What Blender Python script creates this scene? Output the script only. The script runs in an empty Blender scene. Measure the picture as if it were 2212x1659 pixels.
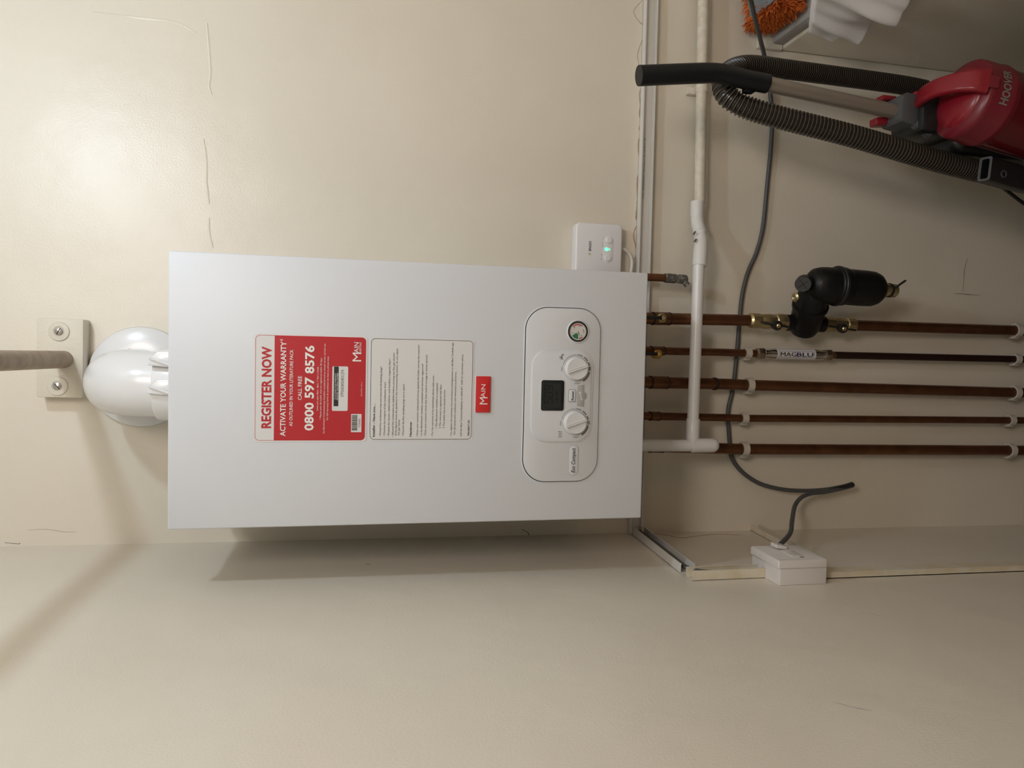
import bpy, bmesh, math, random
from mathutils import Vector, Matrix

random.seed(7)
PI = math.pi
scene = bpy.context.scene
COL = scene.collection

# ------------------------------------------------------------------ camera
CAM = Vector((0.05388, -1.43009, 1.57922))
YAW, PITCH, ROLL, FPX = -0.0337270, 0.2133108, 0.0212585, 1650.07
FWD = Vector((math.sin(YAW)*math.cos(PITCH), math.cos(YAW)*math.cos(PITCH), -math.sin(PITCH)))
_rt = Vector((math.cos(YAW), -math.sin(YAW), 0)); _up = _rt.cross(FWD)
RIGHT = math.cos(ROLL)*_rt + math.sin(ROLL)*_up      # room right  (the phone was held sideways,
UP = -math.sin(ROLL)*_rt + math.cos(ROLL)*_up        # room up      so room up is the frame's left)
cam_data = bpy.data.cameras.new('camera')
cam_data.sensor_width = 36.0
cam_data.lens = 36.0*FPX/2212.0
cam_data.clip_start = 0.02
cam = bpy.data.objects.new('camera', cam_data); COL.objects.link(cam)
_x, _y, _z = -UP, RIGHT, -FWD
cam.matrix_world = Matrix(((_x.x, _y.x, _z.x, CAM.x), (_x.y, _y.y, _z.y, CAM.y), (_x.z, _y.z, _z.z, CAM.z), (0, 0, 0, 1)))
scene.camera = cam

# ------------------------------------------------------------------ world, light, exposure
world = bpy.data.worlds.new('world'); scene.world = world; world.use_nodes = True
world.node_tree.nodes['Background'].inputs[0].default_value = (0.75, 0.82, 1.0, 1)
world.node_tree.nodes['Background'].inputs[1].default_value = 0.12
def point_light(name, loc, power, color, radius):
    l = bpy.data.lights.new(name, 'POINT'); l.energy = power; l.color = color; l.shadow_soft_size = radius
    o = bpy.data.objects.new(name, l); COL.objects.link(o); o.location = loc; return o
def area_light(name, loc, target, power, color, sx, sy):
    l = bpy.data.lights.new(name, 'AREA'); l.energy = power; l.color = color; l.shape = 'RECTANGLE'; l.size = sx; l.size_y = sy
    o = bpy.data.objects.new(name, l); COL.objects.link(o); o.location = loc
    o.rotation_euler = (Vector(target)-Vector(loc)).to_track_quat('-Z', 'Y').to_euler(); return o
point_light('ceiling_bulb', (0.52, -0.72, 2.19), 9.4, (0.71, 0.86, 1.0), 0.030)
area_light('rear_fill', (0.50, -1.78, 2.36), (-0.2, -0.25, 1.75), 13.4, (1.0, 0.89, 0.80), 0.40, 0.40)  # added overhead fill to brighten boiler front and side wall; no lamp known there
area_light('side_fill', (1.36, -1.90, 1.25), (0.0, 0.0, 0.95), 1.2, (1.0, 0.55, 0.25), 0.4, 0.8)  # added warm side fill for the low pipe shadows; its source is unseen
scene.view_settings.view_transform = 'Standard'
scene.view_settings.look = 'None'
scene.view_settings.exposure = 0.0
scene.view_settings.gamma = 1.0
scene.view_settings.use_curve_mapping = False

# ------------------------------------------------------------------ helpers
XL = -0.28734                                         # left wall plane
def _ray(px, py):
    return FWD*FPX + UP*(1106-px) + RIGHT*(829.5-py)
def at_y(px, py, y):                                  # a measured photo point on a plane parallel to the back wall
    d = _ray(px, py); return CAM + d*((y-CAM.y)/d.y)
def at_x(px, py, x):
    d = _ray(px, py); return CAM + d*((x-CAM.x)/d.x)
BOX_O, BOX_YAW, BOX_TILT = Vector((0, -0.30, 1.47)), -0.0058848, 0.0075971
def at_box(px, py):                                   # a point on the boiler front: (across, up) from its middle
    n = Vector((math.sin(BOX_YAW), -1, 0)); d = _ray(px, py)
    p = CAM + d*((BOX_O-CAM).dot(n)/d.dot(n)) - BOX_O
    c, s = math.cos(BOX_TILT), math.sin(BOX_TILT)
    return (p.x*c + p.z*s, -p.x*s + p.z*c)

def mat(name, color, rough=0.5, metal=0.0, spec=0.5, noise=None, bump=None, emit=None, coat=0.0, trans=0.0, sss=0.0, mask=None):
    m = bpy.data.materials.new(name); m.use_nodes = True
    nt = m.node_tree; b = nt.nodes['Principled BSDF']
    b.inputs['Base Color'].default_value = (*color, 1); b.inputs['Roughness'].default_value = rough
    b.inputs['Metallic'].default_value = metal; b.inputs['Specular IOR Level'].default_value = spec
    b.inputs['Coat Weight'].default_value = coat; b.inputs['Transmission Weight'].default_value = trans
    if emit:
        b.inputs['Emission Color'].default_value = (*emit[0], 1); b.inputs['Emission Strength'].default_value = emit[1]
    tc = None
    if noise or bump:
        tc = nt.nodes.new('ShaderNodeTexCoord')
    if noise:                                         # (scale, second colour, low, high)
        n = nt.nodes.new('ShaderNodeTexNoise'); n.inputs['Scale'].default_value = noise[0]; n.inputs['Detail'].default_value = 5
        r = nt.nodes.new('ShaderNodeValToRGB'); r.color_ramp.elements[0].position = noise[2]; r.color_ramp.elements[1].position = noise[3]
        r.color_ramp.elements[0].color = (*color, 1); r.color_ramp.elements[1].color = (*noise[1], 1)
        nt.links.new(tc.outputs['Object'], n.inputs['Vector']); nt.links.new(n.outputs[0], r.inputs[0]); nt.links.new(r.outputs[0], b.inputs['Base Color'])
    if bump:                                          # [(scale, strength, distance), ...]
        prev = None
        for sc, st, di in bump:
            n = nt.nodes.new('ShaderNodeTexNoise'); n.inputs['Scale'].default_value = sc; n.inputs['Detail'].default_value = 3
            bp = nt.nodes.new('ShaderNodeBump'); bp.inputs['Strength'].default_value = st; bp.inputs['Distance'].default_value = di
            nt.links.new(tc.outputs['Object'], n.inputs['Vector']); nt.links.new(n.outputs[0], bp.inputs['Height'])
            if prev: nt.links.new(prev.outputs[0], bp.inputs['Normal'])
            prev = bp
        nt.links.new(prev.outputs[0], b.inputs['Normal'])
    return m

WALL = mat('wall_paint', (0.74, 0.69, 0.595), 0.36, spec=0.45, noise=(3.2, (0.70, 0.645, 0.55), 0.35, 0.75), bump=[(5, 0.35, 0.012), (320, 0.20, 0.0012)])
PLASTER = mat('bare_plaster', (0.42, 0.29, 0.20), 0.9)
CRACK = mat('crack_dark', (0.16, 0.13, 0.10), 0.9)
FLOORM = mat('floor_screed', (0.10, 0.075, 0.055), 0.8)
BATTENM = mat('painted_wood', (0.68, 0.63, 0.53), 0.5, bump=[(60, 0.5, 0.002), (240, 0.3, 0.001)])
ROD = mat('rod_wood', (0.36, 0.27, 0.19), 0.5, noise=(40, (0.26, 0.19, 0.13), 0.4, 0.7))
WASHER = mat('painted_washer', (0.64, 0.60, 0.51), 0.35)
STEEL = mat('steel_screw', (0.45, 0.42, 0.38), 0.35, metal=0.8)
ENAMEL = mat('white_enamel', (0.635, 0.662, 0.705), 0.42, spec=0.4)
FASCIA = mat('white_fascia', (0.625, 0.645, 0.675), 0.45, spec=0.4)
BLACKGAP = mat('black_gap', (0.01, 0.01, 0.01), 0.7)
UPVC = mat('white_flue_plastic', (0.735, 0.74, 0.75), 0.25, spec=0.5)
KNOBM = mat('knob_plastic', (0.68, 0.69, 0.705), 0.22)
LCD = mat('lcd_glass', (0.012, 0.014, 0.015), 0.2)
LCDSEG = mat('lcd_segment', (0.004, 0.004, 0.004), 0.4)
LCDLIT = mat('lcd_panel', (0.020, 0.023, 0.024), 0.3)
GREYPRINT = mat('grey_print', (0.16, 0.16, 0.16), 0.6)
GREYFLAP = mat('grey_flap', (0.38, 0.38, 0.38), 0.45)
BLACKINK = mat('black_ink', (0.02, 0.02, 0.02), 0.6)
PAPER = mat('sticker_paper', (0.675, 0.68, 0.685), 0.45)
REDINK = mat('red_sticker', (0.46, 0.017, 0.026), 0.42)
REDBADGE = mat('red_badge', (0.56, 0.020, 0.022), 0.3)
WHITEINK = mat('white_ink', (0.80, 0.78, 0.76), 0.5)
GREEN = mat('gauge_green', (0.02, 0.16, 0.07), 0.5)
REDG = mat('gauge_red', (0.45, 0.03, 0.05), 0.5)
LIMEINK = mat('lime_print', (0.42, 0.45, 0.10), 0.5)
LED = mat('green_led', (0.05, 0.9, 0.25), 0.4, emit=((0.10, 1.0, 0.35), 2.2))
RECV = mat('receiver_plastic', (0.78, 0.78, 0.80), 0.4)
TRUNK = mat('trunking_plastic', (0.70, 0.69, 0.66), 0.4)
TRUNKOLD = mat('painted_trunking', (0.66, 0.58, 0.42), 0.5, noise=(30, (0.70, 0.66, 0.56), 0.4, 0.6))
CABLEG = mat('grey_cable', (0.075, 0.080, 0.085), 0.45)
CABLEB = mat('black_cable', (0.012, 0.012, 0.012), 0.5)
CABLEW = mat('white_cable', (0.75, 0.75, 0.72), 0.4)
PIPEW = mat('white_waste_pipe', (0.76, 0.76, 0.76), 0.3)
PIPEP = mat('painted_waste_pipe', (0.66, 0.60, 0.50), 0.42, noise=(70, (0.72, 0.69, 0.62), 0.45, 0.65))
SCUFF = mat('scuff_mark', (0.12, 0.11, 0.11), 0.8)
COPPER = mat('copper', (0.215, 0.095, 0.047), 0.36, metal=0.8, noise=(28, (0.13, 0.053, 0.025), 0.35, 0.75))
COPPERD = mat('tarnished_copper', (0.035, 0.014, 0.010), 0.45, metal=0.5)
SOLDER = mat('dark_joint', (0.030, 0.018, 0.014), 0.6, metal=0.3)
LEADED = mat('grey_soldered_end', (0.11, 0.11, 0.10), 0.5, metal=0.5, noise=(160, (0.34, 0.32, 0.27), 0.5, 0.65), bump=[(180, 0.7, 0.003)])
BRASS = mat('brass', (0.60, 0.50, 0.29), 0.34, metal=1.0)
BRASSB = mat('bright_brass', (0.78, 0.50, 0.16), 0.25, metal=1.0)
CHROME = mat('chrome', (0.66, 0.62, 0.58), 0.14, metal=1.0)
NUT = mat('chrome_nut', (0.34, 0.27, 0.21), 0.3, metal=0.9)
CLIP = mat('clip_plastic', (0.55, 0.52, 0.46), 0.5)
FILTERB = mat('black_filter_plastic', (0.006, 0.006, 0.007), 0.40, spec=0.3, bump=[(300, 0.25, 0.001)])
FILTERL = mat('black_filter_band', (0.020, 0.020, 0.023), 0.36)
LABELW = mat('inhibitor_label', (0.66, 0.64, 0.66), 0.4)
INKGREY = mat('ink_dark_grey', (0.045, 0.045, 0.040), 0.5)
INKBLUE = mat('ink_blue', (0.025, 0.022, 0.12), 0.5)
GRIP = mat('black_grip', (0.007, 0.008, 0.010), 0.45, spec=0.3)
TUBEM = mat('champagne_tube', (0.33, 0.29, 0.25), 0.42, metal=0.6)
HOSE = mat('hose_plastic', (0.022, 0.018, 0.014), 0.28, trans=0.0)
HOSERIB = mat('hose_rib', (0.12, 0.104, 0.080), 0.22)
VRED = mat('red_plastic', (0.24, 0.010, 0.020), 0.28)
VREDC = mat('red_clear_plastic', (0.10, 0.004, 0.008), 0.22, coat=0.3)
VREDL = mat('red_lid_plastic', (0.17, 0.012, 0.022), 0.32)
VGREY = mat('slate_plastic', (0.075, 0.080, 0.088), 0.5)
VBLACK = mat('black_plastic', (0.010, 0.010, 0.011), 0.4)
SILVERINK = mat('silver_print', (0.22, 0.21, 0.19), 0.45)
FUR = mat('orange_pile', (0.62, 0.150, 0.022), 0.9)
FURD = mat('orange_pile_dark', (0.46, 0.095, 0.013), 0.9)
GREYPAD = mat('grey_pad', (0.34, 0.33, 0.32), 0.6)
GREYBACK = mat('grey_backing', (0.20, 0.23, 0.26), 0.4)
CLOTH = mat('white_cotton', (0.86, 0.85, 0.87), 0.85, bump=[(400, 0.15, 0.001)])
SPUR = mat('spur_plastic', (0.68, 0.65, 0.63), 0.4)

def rrect(w, h, r, n=6, cx=0.0, cy=0.0):
    pts = []
    for sx, sy, a0 in ((1, 1, 0), (-1, 1, 90), (-1, -1, 180), (1, -1, 270)):
        for i in range(n+1):
            a = math.radians(a0 + 90*i/n)
            pts.append((cx + sx*(w/2-r) + r*math.cos(a), cy + sy*(h/2-r) + r*math.sin(a)))
    return pts
def circle(r, n=32, cx=0.0, cy=0.0):
    return [(cx+r*math.cos(2*PI*i/n), cy+r*math.sin(2*PI*i/n)) for i in range(n)]

_tcache = {}
def text2d(s, bold=0.0, shear=0.0, res=2):
    k = (s, bold, shear)
    if k in _tcache: return _tcache[k]
    c = bpy.data.curves.new('t', 'FONT'); c.body = s; c.size = 1.0; c.offset = bold; c.shear = shear; c.resolution_u = res
    o = bpy.data.objects.new('t', c); COL.objects.link(o)
    dg = bpy.context.evaluated_depsgraph_get(); dg.update()
    ev = o.evaluated_get(dg); me = ev.to_mesh()
    vs = [(v.co.x, v.co.y) for v in me.vertices]; fs = [tuple(p.vertices) for p in me.polygons]
    ev.to_mesh_clear(); bpy.data.objects.remove(o); bpy.data.curves.remove(c)
    _tcache[k] = (vs, fs); return vs, fs
CAPH = {}
def cap_height(bold):
    if bold not in CAPH:
        v, f = text2d('H', bold); CAPH[bold] = max(p[1] for p in v)-min(p[1] for p in v)
    return CAPH[bold]

class G:
    def __init__(self): self.bm = bmesh.new(); self.mats = []
    def mi(self, m):
        if m not in self.mats: self.mats.append(m)
        return self.mats.index(m)
    def face(self, pts, m):
        f = self.bm.faces.new([self.bm.verts.new(Vector(p)) for p in pts]); f.material_index = self.mi(m); return f
    def box(self, lo, hi, m, bev=0.0, rot=None, seg=2):
        lo, hi = Vector(lo), Vector(hi); c = (lo+hi)/2; s = hi-lo
        r = bmesh.ops.create_cube(self.bm, size=1.0)['verts']
        for v in r:
            p = Vector((v.co.x*s.x, v.co.y*s.y, v.co.z*s.z))
            if rot is not None: p = rot @ p
            v.co = p + c
        fs = set(f for v in r for f in v.link_faces); i = self.mi(m)
        for f in fs: f.material_index = i
        if bev > 0:
            es = list(set(e for v in r for e in v.link_edges))
            rr = bmesh.ops.bevel(self.bm, geom=es, offset=bev, segments=seg, profile=0.5, affect='EDGES')
            for f in rr['faces']: f.material_index = i
    def rings(self, rings, m, caps=(True, True), closed=False, mfun=None):
        i = self.mi(m); vr = [[self.bm.verts.new(p) for p in r] for r in rings]; n = len(rings[0])
        K = len(vr) if closed else len(vr)-1
        for a in range(K):
            A, B = vr[a], vr[(a+1) % len(vr)]
            for k in range(n):
                f = self.bm.faces.new((A[k], A[(k+1) % n], B[(k+1) % n], B[k])); f.material_index = mfun(a) if mfun else i
        if not closed:
            if caps[0]: f = self.bm.faces.new(list(reversed(vr[0]))); f.material_index = i
            if caps[1]: f = self.bm.faces.new(vr[-1]); f.material_index = i
    def tube(self, pts, r, m, n=14, caps=(True, True), flat=1.0, mfun=None):
        pts = [Vector(p) for p in pts]
        rad = r if isinstance(r, (list, tuple)) else [r]*len(pts)
        t0 = (pts[1]-pts[0]).normalized()
        ref = Vector((0, 0, 1)) if abs(t0.z) < 0.9 else Vector((1, 0, 0))
        u = t0.cross(ref).normalized(); rings = []
        for i, p in enumerate(pts):
            if i == 0: t = t0
            elif i == len(pts)-1: t = (pts[i]-pts[i-1]).normalized()
            else: t = ((pts[i]-pts[i-1]).normalized()+(pts[i+1]-pts[i]).normalized()).normalized()
            u = (u - t*u.dot(t)).normalized(); w = t.cross(u)
            rings.append([p + u*(rad[i]*math.cos(2*PI*k/n)) + w*(rad[i]*flat*math.sin(2*PI*k/n)) for k in range(n)])
        self.rings(rings, m, caps, mfun=mfun)
    def lathe(self, prof, o, axis, m, n=32, caps=(True, True), hexn=None):
        o = Vector(o); a = Vector(axis).normalized()
        ref = Vector((0, 0, 1)) if abs(a.z) < 0.9 else Vector((1, 0, 0))
        u = a.cross(ref).normalized(); w = a.cross(u); n = hexn or n
        self.rings([[o + a*h + u*(r*math.cos(2*PI*k/n)) + w*(r*math.sin(2*PI*k/n)) for k in range(n)] for r, h in prof], m, caps)
    def prism(self, poly, F, h0, h1, m, bev=0.0, seg=2, side=None):
        """poly in (u,v); F maps (u,v,h) to a point; bev rounds the h1 rim inwards"""
        def ring(h, inset):
            if inset == 0: return [F(u, v, h) for u, v in poly]
            cx = sum(p[0] for p in poly)/len(poly); cy = sum(p[1] for p in poly)/len(poly); n = len(poly); out = []
            for i in range(n):
                a, b, c = poly[i-1], poly[i], poly[(i+1) % n]
                d1 = Vector((b[0]-a[0], b[1]-a[1])); d2 = Vector((c[0]-b[0], c[1]-b[1]))
                if d1.length < 1e-9 : d1 = d2
                if d2.length < 1e-9 : d2 = d1
                nn = Vector((-d1.y, d1.x)).normalized()+Vector((-d2.y, d2.x)).normalized()
                nn.normalize(); out.append(F(b[0]+nn.x*inset, b[1]+nn.y*inset, h))
            return out
        rs = [ring(h0, 0)]
        if bev > 0:
            for k in range(seg+1):
                a = PI/2*k/seg; rs.append(ring(h1-bev+bev*math.sin(a), bev*(1-math.cos(a))))
        else: rs.append(ring(h1, 0))
        self.rings(rs, m)
    def frame_ring(self, outer, inner, F, h, m):
        i = self.mi(m); n = len(outer)
        a = [self.bm.verts.new(F(u, v, h)) for u, v in outer]; b = [self.bm.verts.new(F(u, v, h)) for u, v in inner]
        for k in range(n):
            f = self.bm.faces.new((a[k], a[(k+1) % n], b[(k+1) % n], b[k])); f.material_index = i
    def text(self, s, F, u0, v0, width, cap, m, bold=0.0, shear=0.0, h=0.0, align=None, cuts=0):
        vs, fs = text2d(s, bold, shear)
        if not vs: return
        x0 = min(p[0] for p in vs); x1 = max(p[0] for p in vs); sy = cap/cap_height(bold)
        sx = width/(x1-x0) if width else sy
        if align == 'C': u0 -= sx*(x1-x0)/2
        i = self.mi(m)
        if cuts:                                       # slice the letters so that they can bend round a pipe
            tb = bmesh.new(); tv = [tb.verts.new(((u0+(x-x0)*sx)*1e3, (v0+y*sy)*1e3, 0)) for x, y in vs]
            for f in fs:
                try: tb.faces.new([tv[k] for k in f])
                except ValueError: pass
            bmesh.ops.triangulate(tb, faces=tb.faces[:])
            for k in range(1, cuts): bmesh.ops.bisect_plane(tb, geom=tb.verts[:]+tb.edges[:]+tb.faces[:], dist=1e-4, plane_co=(0, (v0+cap*k/cuts)*1e3, 0), plane_no=(0, 1, 0))
            tb.verts.index_update(); vs = [(v.co.x/1e3, v.co.y/1e3) for v in tb.verts]; fs = [[v.index for v in f.verts] for f in tb.faces]; tb.free()
            bv = [self.bm.verts.new(F(x, y, h)) for x, y in vs]
        else:
            bv = [self.bm.verts.new(F(u0+(x-x0)*sx, v0+y*sy, h)) for x, y in vs]
        for f in fs:
            try: q = self.bm.faces.new([bv[k] for k in f]); q.material_index = i
            except ValueError: pass
    def obj(self, name, parent=None, local=False, smooth=True, angle=35, **props):
        bm = self.bm
        root = parent
        while root is not None and root.parent is not None: root = root.parent
        if root is not None and not local:
            bm.transform(root.matrix_basis.inverted())
        bmesh.ops.recalc_face_normals(bm, faces=bm.faces)
        me = bpy.data.meshes.new(name); bm.to_mesh(me); bm.free()
        for m in self.mats: me.materials.append(m)
        if smooth:
            for p in me.polygons: p.use_smooth = True
            me.set_sharp_from_angle(angle=math.radians(angle))
        o = bpy.data.objects.new(name, me); COL.objects.link(o)
        if parent is not None: o.parent = parent
        for k, v in props.items(): o[k] = v
        return o

def thing(name, label, cat, loc=(0, 0, 0), rot=(0, 0, 0), group=None):
    o = bpy.data.objects.new(name, None); COL.objects.link(o); o.empty_display_size = 0.05
    o.matrix_basis = Matrix.Translation(Vector(loc)) @ Matrix.Rotation(rot[2], 4, 'Z') @ Matrix.Rotation(rot[1], 4, 'Y') @ Matrix.Rotation(rot[0], 4, 'X')
    o['label'] = label; o['category'] = cat
    if group: o['group'] = group
    return o
def tag(o, label, cat, group=None):
    o['label'] = label; o['category'] = cat
    if group: o['group'] = group
    return o
def frame(o, ex, ey, ez):
    o, ex, ey, ez = Vector(o), Vector(ex), Vector(ey), Vector(ez)
    return lambda u, v, h: o + ex*u + ey*v + ez*h
def smooth_path(pts, k=6):
    """Catmull-Rom through the points"""
    P = [Vector(p) for p in pts]; P = [P[0]*2-P[1]] + P + [P[-1]*2-P[-2]]; out = []
    for i in range(1, len(P)-2):
        a, b, c, d = P[i-1:i+3]
        for j in range(k):
            t = j/k
            out.append(0.5*((2*b)+(c-a)*t+(2*a-5*b+4*c-d)*t*t+(3*b-a-3*c+d)*t**3))
    out.append(P[-2]); return out
def resample(pts, step):
    out = [pts[0]]; acc = 0.0
    for a, b in zip(pts, pts[1:]):
        L = (b-a).length
        if L == 0: continue
        d = step-acc
        while d <= L:
            out.append(a+(b-a)*(d/L)); d += step
        acc = L-(d-step)
    return out

# ------------------------------------------------------------------ the setting
def slab(name, lo, hi, m, label):
    g = G(); g.box(lo, hi, m); o = g.obj(name, smooth=False); o['kind'] = 'structure'; tag(o, label, name.split('_')[0]); return o
XR = 1.30; YF = -2.45; ZC = 2.45
wall_back = slab('wall_back', (XL-0.1, 0.0, 0.0), (XR+0.1, 0.1, ZC), WALL, 'cream painted back wall the white boiler hangs on')
wall_left = slab('wall_left', (XL-0.1, YF, 0.0), (XL, 0.0, ZC), WALL, 'cream painted side wall at the corner beside the boiler')
slab('floor', (XL-0.1, YF-0.1, -0.06), (XR+0.1, 0.1, 0.0), FLOORM, 'dark screed floor of the small store room')
slab('ceiling', (XL-0.1, YF-0.1, ZC), (XR+0.1, 0.1, ZC+0.06), WALL, 'cream painted ceiling over the boiler')
slab('wall_front', (XL-0.1, YF-0.1, 0.0), (XR+0.1, YF, ZC), WALL, 'cream painted wall opposite the boiler')
g = G()                                               # right-hand wall, with an unseen opening added for the side fill
g.box((XR, -1.52, 0.0), (XR+0.1, 0.0, ZC), WALL); g.box((XR, YF, 0.0), (XR+0.1, -2.28, ZC), WALL); g.box((XR, -2.28, 2.05), (XR+0.1, -1.52, ZC), WALL)
o = g.obj('wall_right', smooth=False, kind='structure'); tag(o, 'cream painted side wall with an added opening beyond the low ledge', 'wall')
g = G()                                               # boxed-in ledge on the right
g.box((0.695, -1.3, 0.0), (XR-0.001, -0.001, 0.731), WALL, bev=0.006)
o = g.obj('trim_1', kind='structure'); tag(o, 'cream plastered boxed-in ledge under the orange duster', 'ledge')
g = G(); g.box((0.693, -0.012, 0.732), (XR-0.001, -0.001, 0.786), BATTENM, bev=0.002)
o = g.obj('trim_2', kind='structure'); tag(o, 'cream painted strip on the wall above the ledge', 'trim')

def ribbon(name, parent, pts, w, m, y=-0.0006, plane='y', px=True):
    """a thin raised line of filler, or a crack, following the wall"""
    P = [(at_y(a, b, 0) if plane == 'y' else at_x(a, b, XL)) for a, b in pts]
    P = smooth_path(P, 4); g = G(); n = len(P); N = Vector((0, -1, 0)) if plane == 'y' else Vector((1, 0, 0)); rows = []
    for i, p in enumerate(P):
        t = (P[min(i+1, n-1)]-P[max(i-1, 0)]).normalized(); s = t.cross(N); ww = w*(0.35+0.65*math.sin(PI*min(max(i/(n-1), 0.03), 0.97))**0.5)*(0.75+0.5*random.random())
        rows.append((p+s*ww/2-N*0.0002, p+N*abs(y), p-s*ww/2-N*0.0002))
    for a, b in zip(rows, rows[1:]):
        g.face((a[0], b[0], b[1], a[1]), m); g.face((a[1], b[1], b[2], a[2]), m)
    return g.obj(name, parent, kind='structure')
ribbon('plaster_crack', wall_back, [(1388, 0), (1372, 18), (1370, 30), (1382, 48), (1389, 55), (1391, 75), (1384, 95), (1377, 118), (1380, 140)], 0.0022, PLASTER)
ribbon('plaster_crack', wall_back, [(1385, 188), (1381, 205), (1383, 228), (1381, 245), (1384, 262), (1381, 278), (1384, 292), (1379, 305), (1379, 330), (1383, 342)], 0.0030, PLASTER)
ribbon('plaster_crack', wall_back, [(1384, 368), (1378, 385), (1377, 405), (1378, 430), (1376, 455), (1374, 470), (1378, 476)], 0.0065, PLASTER)
ribbon('plaster_crack', wall_back, [(1378, 482), (1370, 500), (1369, 515), (1373, 530), (1375, 545), (1371, 560)], 0.0035, PLASTER)
ribbon('plaster_ridge', wall_back, [(447, 50), (452, 110), (455, 160), (452, 185), (458, 205)], 0.007, WALL, y=-0.0009)
ribbon('plaster_ridge', wall_back, [(440, 300), (446, 350), (446, 395), (452, 440)], 0.007, WALL, y=-0.0009)
ribbon('plaster_ridge', wall_back, [(452, 470), (452, 500), (460, 535)], 0.006, WALL, y=-0.0008)
ribbon('plaster_ridge', wall_back, [(200, 25), (300, 38), (380, 48), (425, 72)], 0.005, WALL, y=-0.0007)
ribbon('plaster_crack', wall_back, [(2090, 558), (2084, 580), (2082, 605), (2080, 632)], 0.0016, CRACK)
ribbon('plaster_crack', wall_back, [(2060, 634), (2080, 635), (2100, 637), (2118, 638)], 0.0016, CRACK)
ribbon('plaster_crack', wall_back, [(1125, 1143), (1140, 1150), (1148, 1162), (1185, 1168)], 0.0018, CRACK)
ribbon('wall_scuff', wall_left, [(790, 1219), (795, 1219), (799, 1220)], 0.002, SCUFF, plane='x')
ribbon('wall_scuff', wall_left, [(1795, 1515), (1840, 1527), (1885, 1536)], 0.003, GREYPAD, plane='x', y=-0.0003)
ribbon('wall_scuff', wall_left, [(1855, 1322), (1880, 1326), (1905, 1331)], 0.0015, GREYPAD, plane='x', y=-0.0003)
ribbon('wall_scuff', wall_back, [(10, 1172), (40, 1175), (42, 1172)], 0.0015, SCUFF)
ribbon('wall_scuff', wall_back, [(60, 1145), (100, 1143.5), (140, 1149), (165, 1149)], 0.0008, GREYPAD)
#, (70, 1143), (110, 1144), (150, 1152), (165, 1149)], 0.0012, GREYPAD)
ribbon('plaster_crack', wall_left, [(1400, 1152), (1440, 1156), (1470, 1162), (1505, 1158), (1550, 1154), (1600, 1156)], 0.006, PLASTER, plane='x')

# ------------------------------------------------------------------ hanging rail and its wall batten
t = thing('wall_batten', 'cream painted wooden block fixing the round rail to the wall above the boiler', 'bracket', (0.033, 0, 2.044))
g = G(); a = at_y(78, 858, -0.033); b = at_y(180, 690, -0.033)
g.box((a.x, -0.033, b.z), (b.x, -0.0005, a.z), BATTENM, bev=0.002); g.obj('block', t)
for px, py in ((128, 716), (124.5, 834)):
    c = at_y(px, py, -0.033)
    g = G(); g.lathe([(0.0160, 0.0), (0.0160, 0.0012), (0.0150, 0.0024), (0.0085, 0.0026), (0.0075, 0.0015)], c, (0, -1, 0), WASHER); w = g.obj('washer', t)
    g = G(); g.lathe([(0.0064, 0.0012), (0.0064, 0.0030), (0.0045, 0.0042), (0.0, 0.0046)], c, (0, -1, 0), STEEL, caps=(True, False))
    R = Matrix.Rotation(math.radians(random.choice((28, -40))), 3, 'Y'); g.box(c+Vector((-0.0058, -0.0049, -0.0006)), c+Vector((0.0058, -0.0042, 0.0006)), BLACKGAP, rot=R); g.obj('screw', w)
rc = at_y(138, 776.5, -0.033)
g = G(); g.lathe([(0.0143, 0.0), (0.0143, 2.40)], (rc.x, -0.034, rc.z), (0, -1, 0), ROD, n=28)
o = g.obj('hanging_rail'); tag(o, 'worn round brown wooden rail running out from the wall block', 'rail')

# ------------------------------------------------------------------ boiler (built in its own frame: x across, z up from its base, front at y -0.30)
BW = 0.38653
boiler = thing('boiler', 'white wall-hung combi boiler with control panel and two stickers on its front', 'boiler', (0.35*math.sin(BOX_TILT), 0.0, 1.12), (0, -BOX_TILT, BOX_YAW))
FB = frame((0, -0.30, 0.35), (1, 0, 0), (0, 0, 1), (0, -1, 0))      # u across, v up, h out of the front
g = G(); g.box((-BW/2+0.002, -0.281, 0.006), (BW/2-0.002, -0.004, 0.696), ENAMEL, bev=0.002); casing = g.obj('casing', boiler, local=True)
g = G(); g.box((-BW/2, -0.300, 0.0), (BW/2, -0.279, 0.70), ENAMEL, bev=0.0022, seg=3); cover = g.obj('front_cover', boiler, local=True)
for px, py in ((362, 595), (361, 1083)):
    u, v = at_box(px, py); g = G(); g.lathe([(0.0035, 0), (0.0035, 0.003), (0.002, 0.004)], (u, -0.270, 0.696), (0, 0, 1), STEEL, n=14); g.obj('screw', boiler, local=True)

def on_box(zx, zy, scale, ox, oy): return at_box(ox+zx/scale, oy+zy/scale)
S2 = lambda zx, zy: on_box(zx, zy, 3.6867, 500, 680)                # sticker close-up
def sline(g, s, bx, y0, y1, cap_px, m, h, bold=0.0, shear=0.0, sc=3.6867):
    a = S2(bx, y0); b = S2(bx, y1); g.text(s, FB, a[0], a[1], b[0]-a[0], cap_px*0.000174, m, bold, shear, h)
BOLD = 0.018
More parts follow.
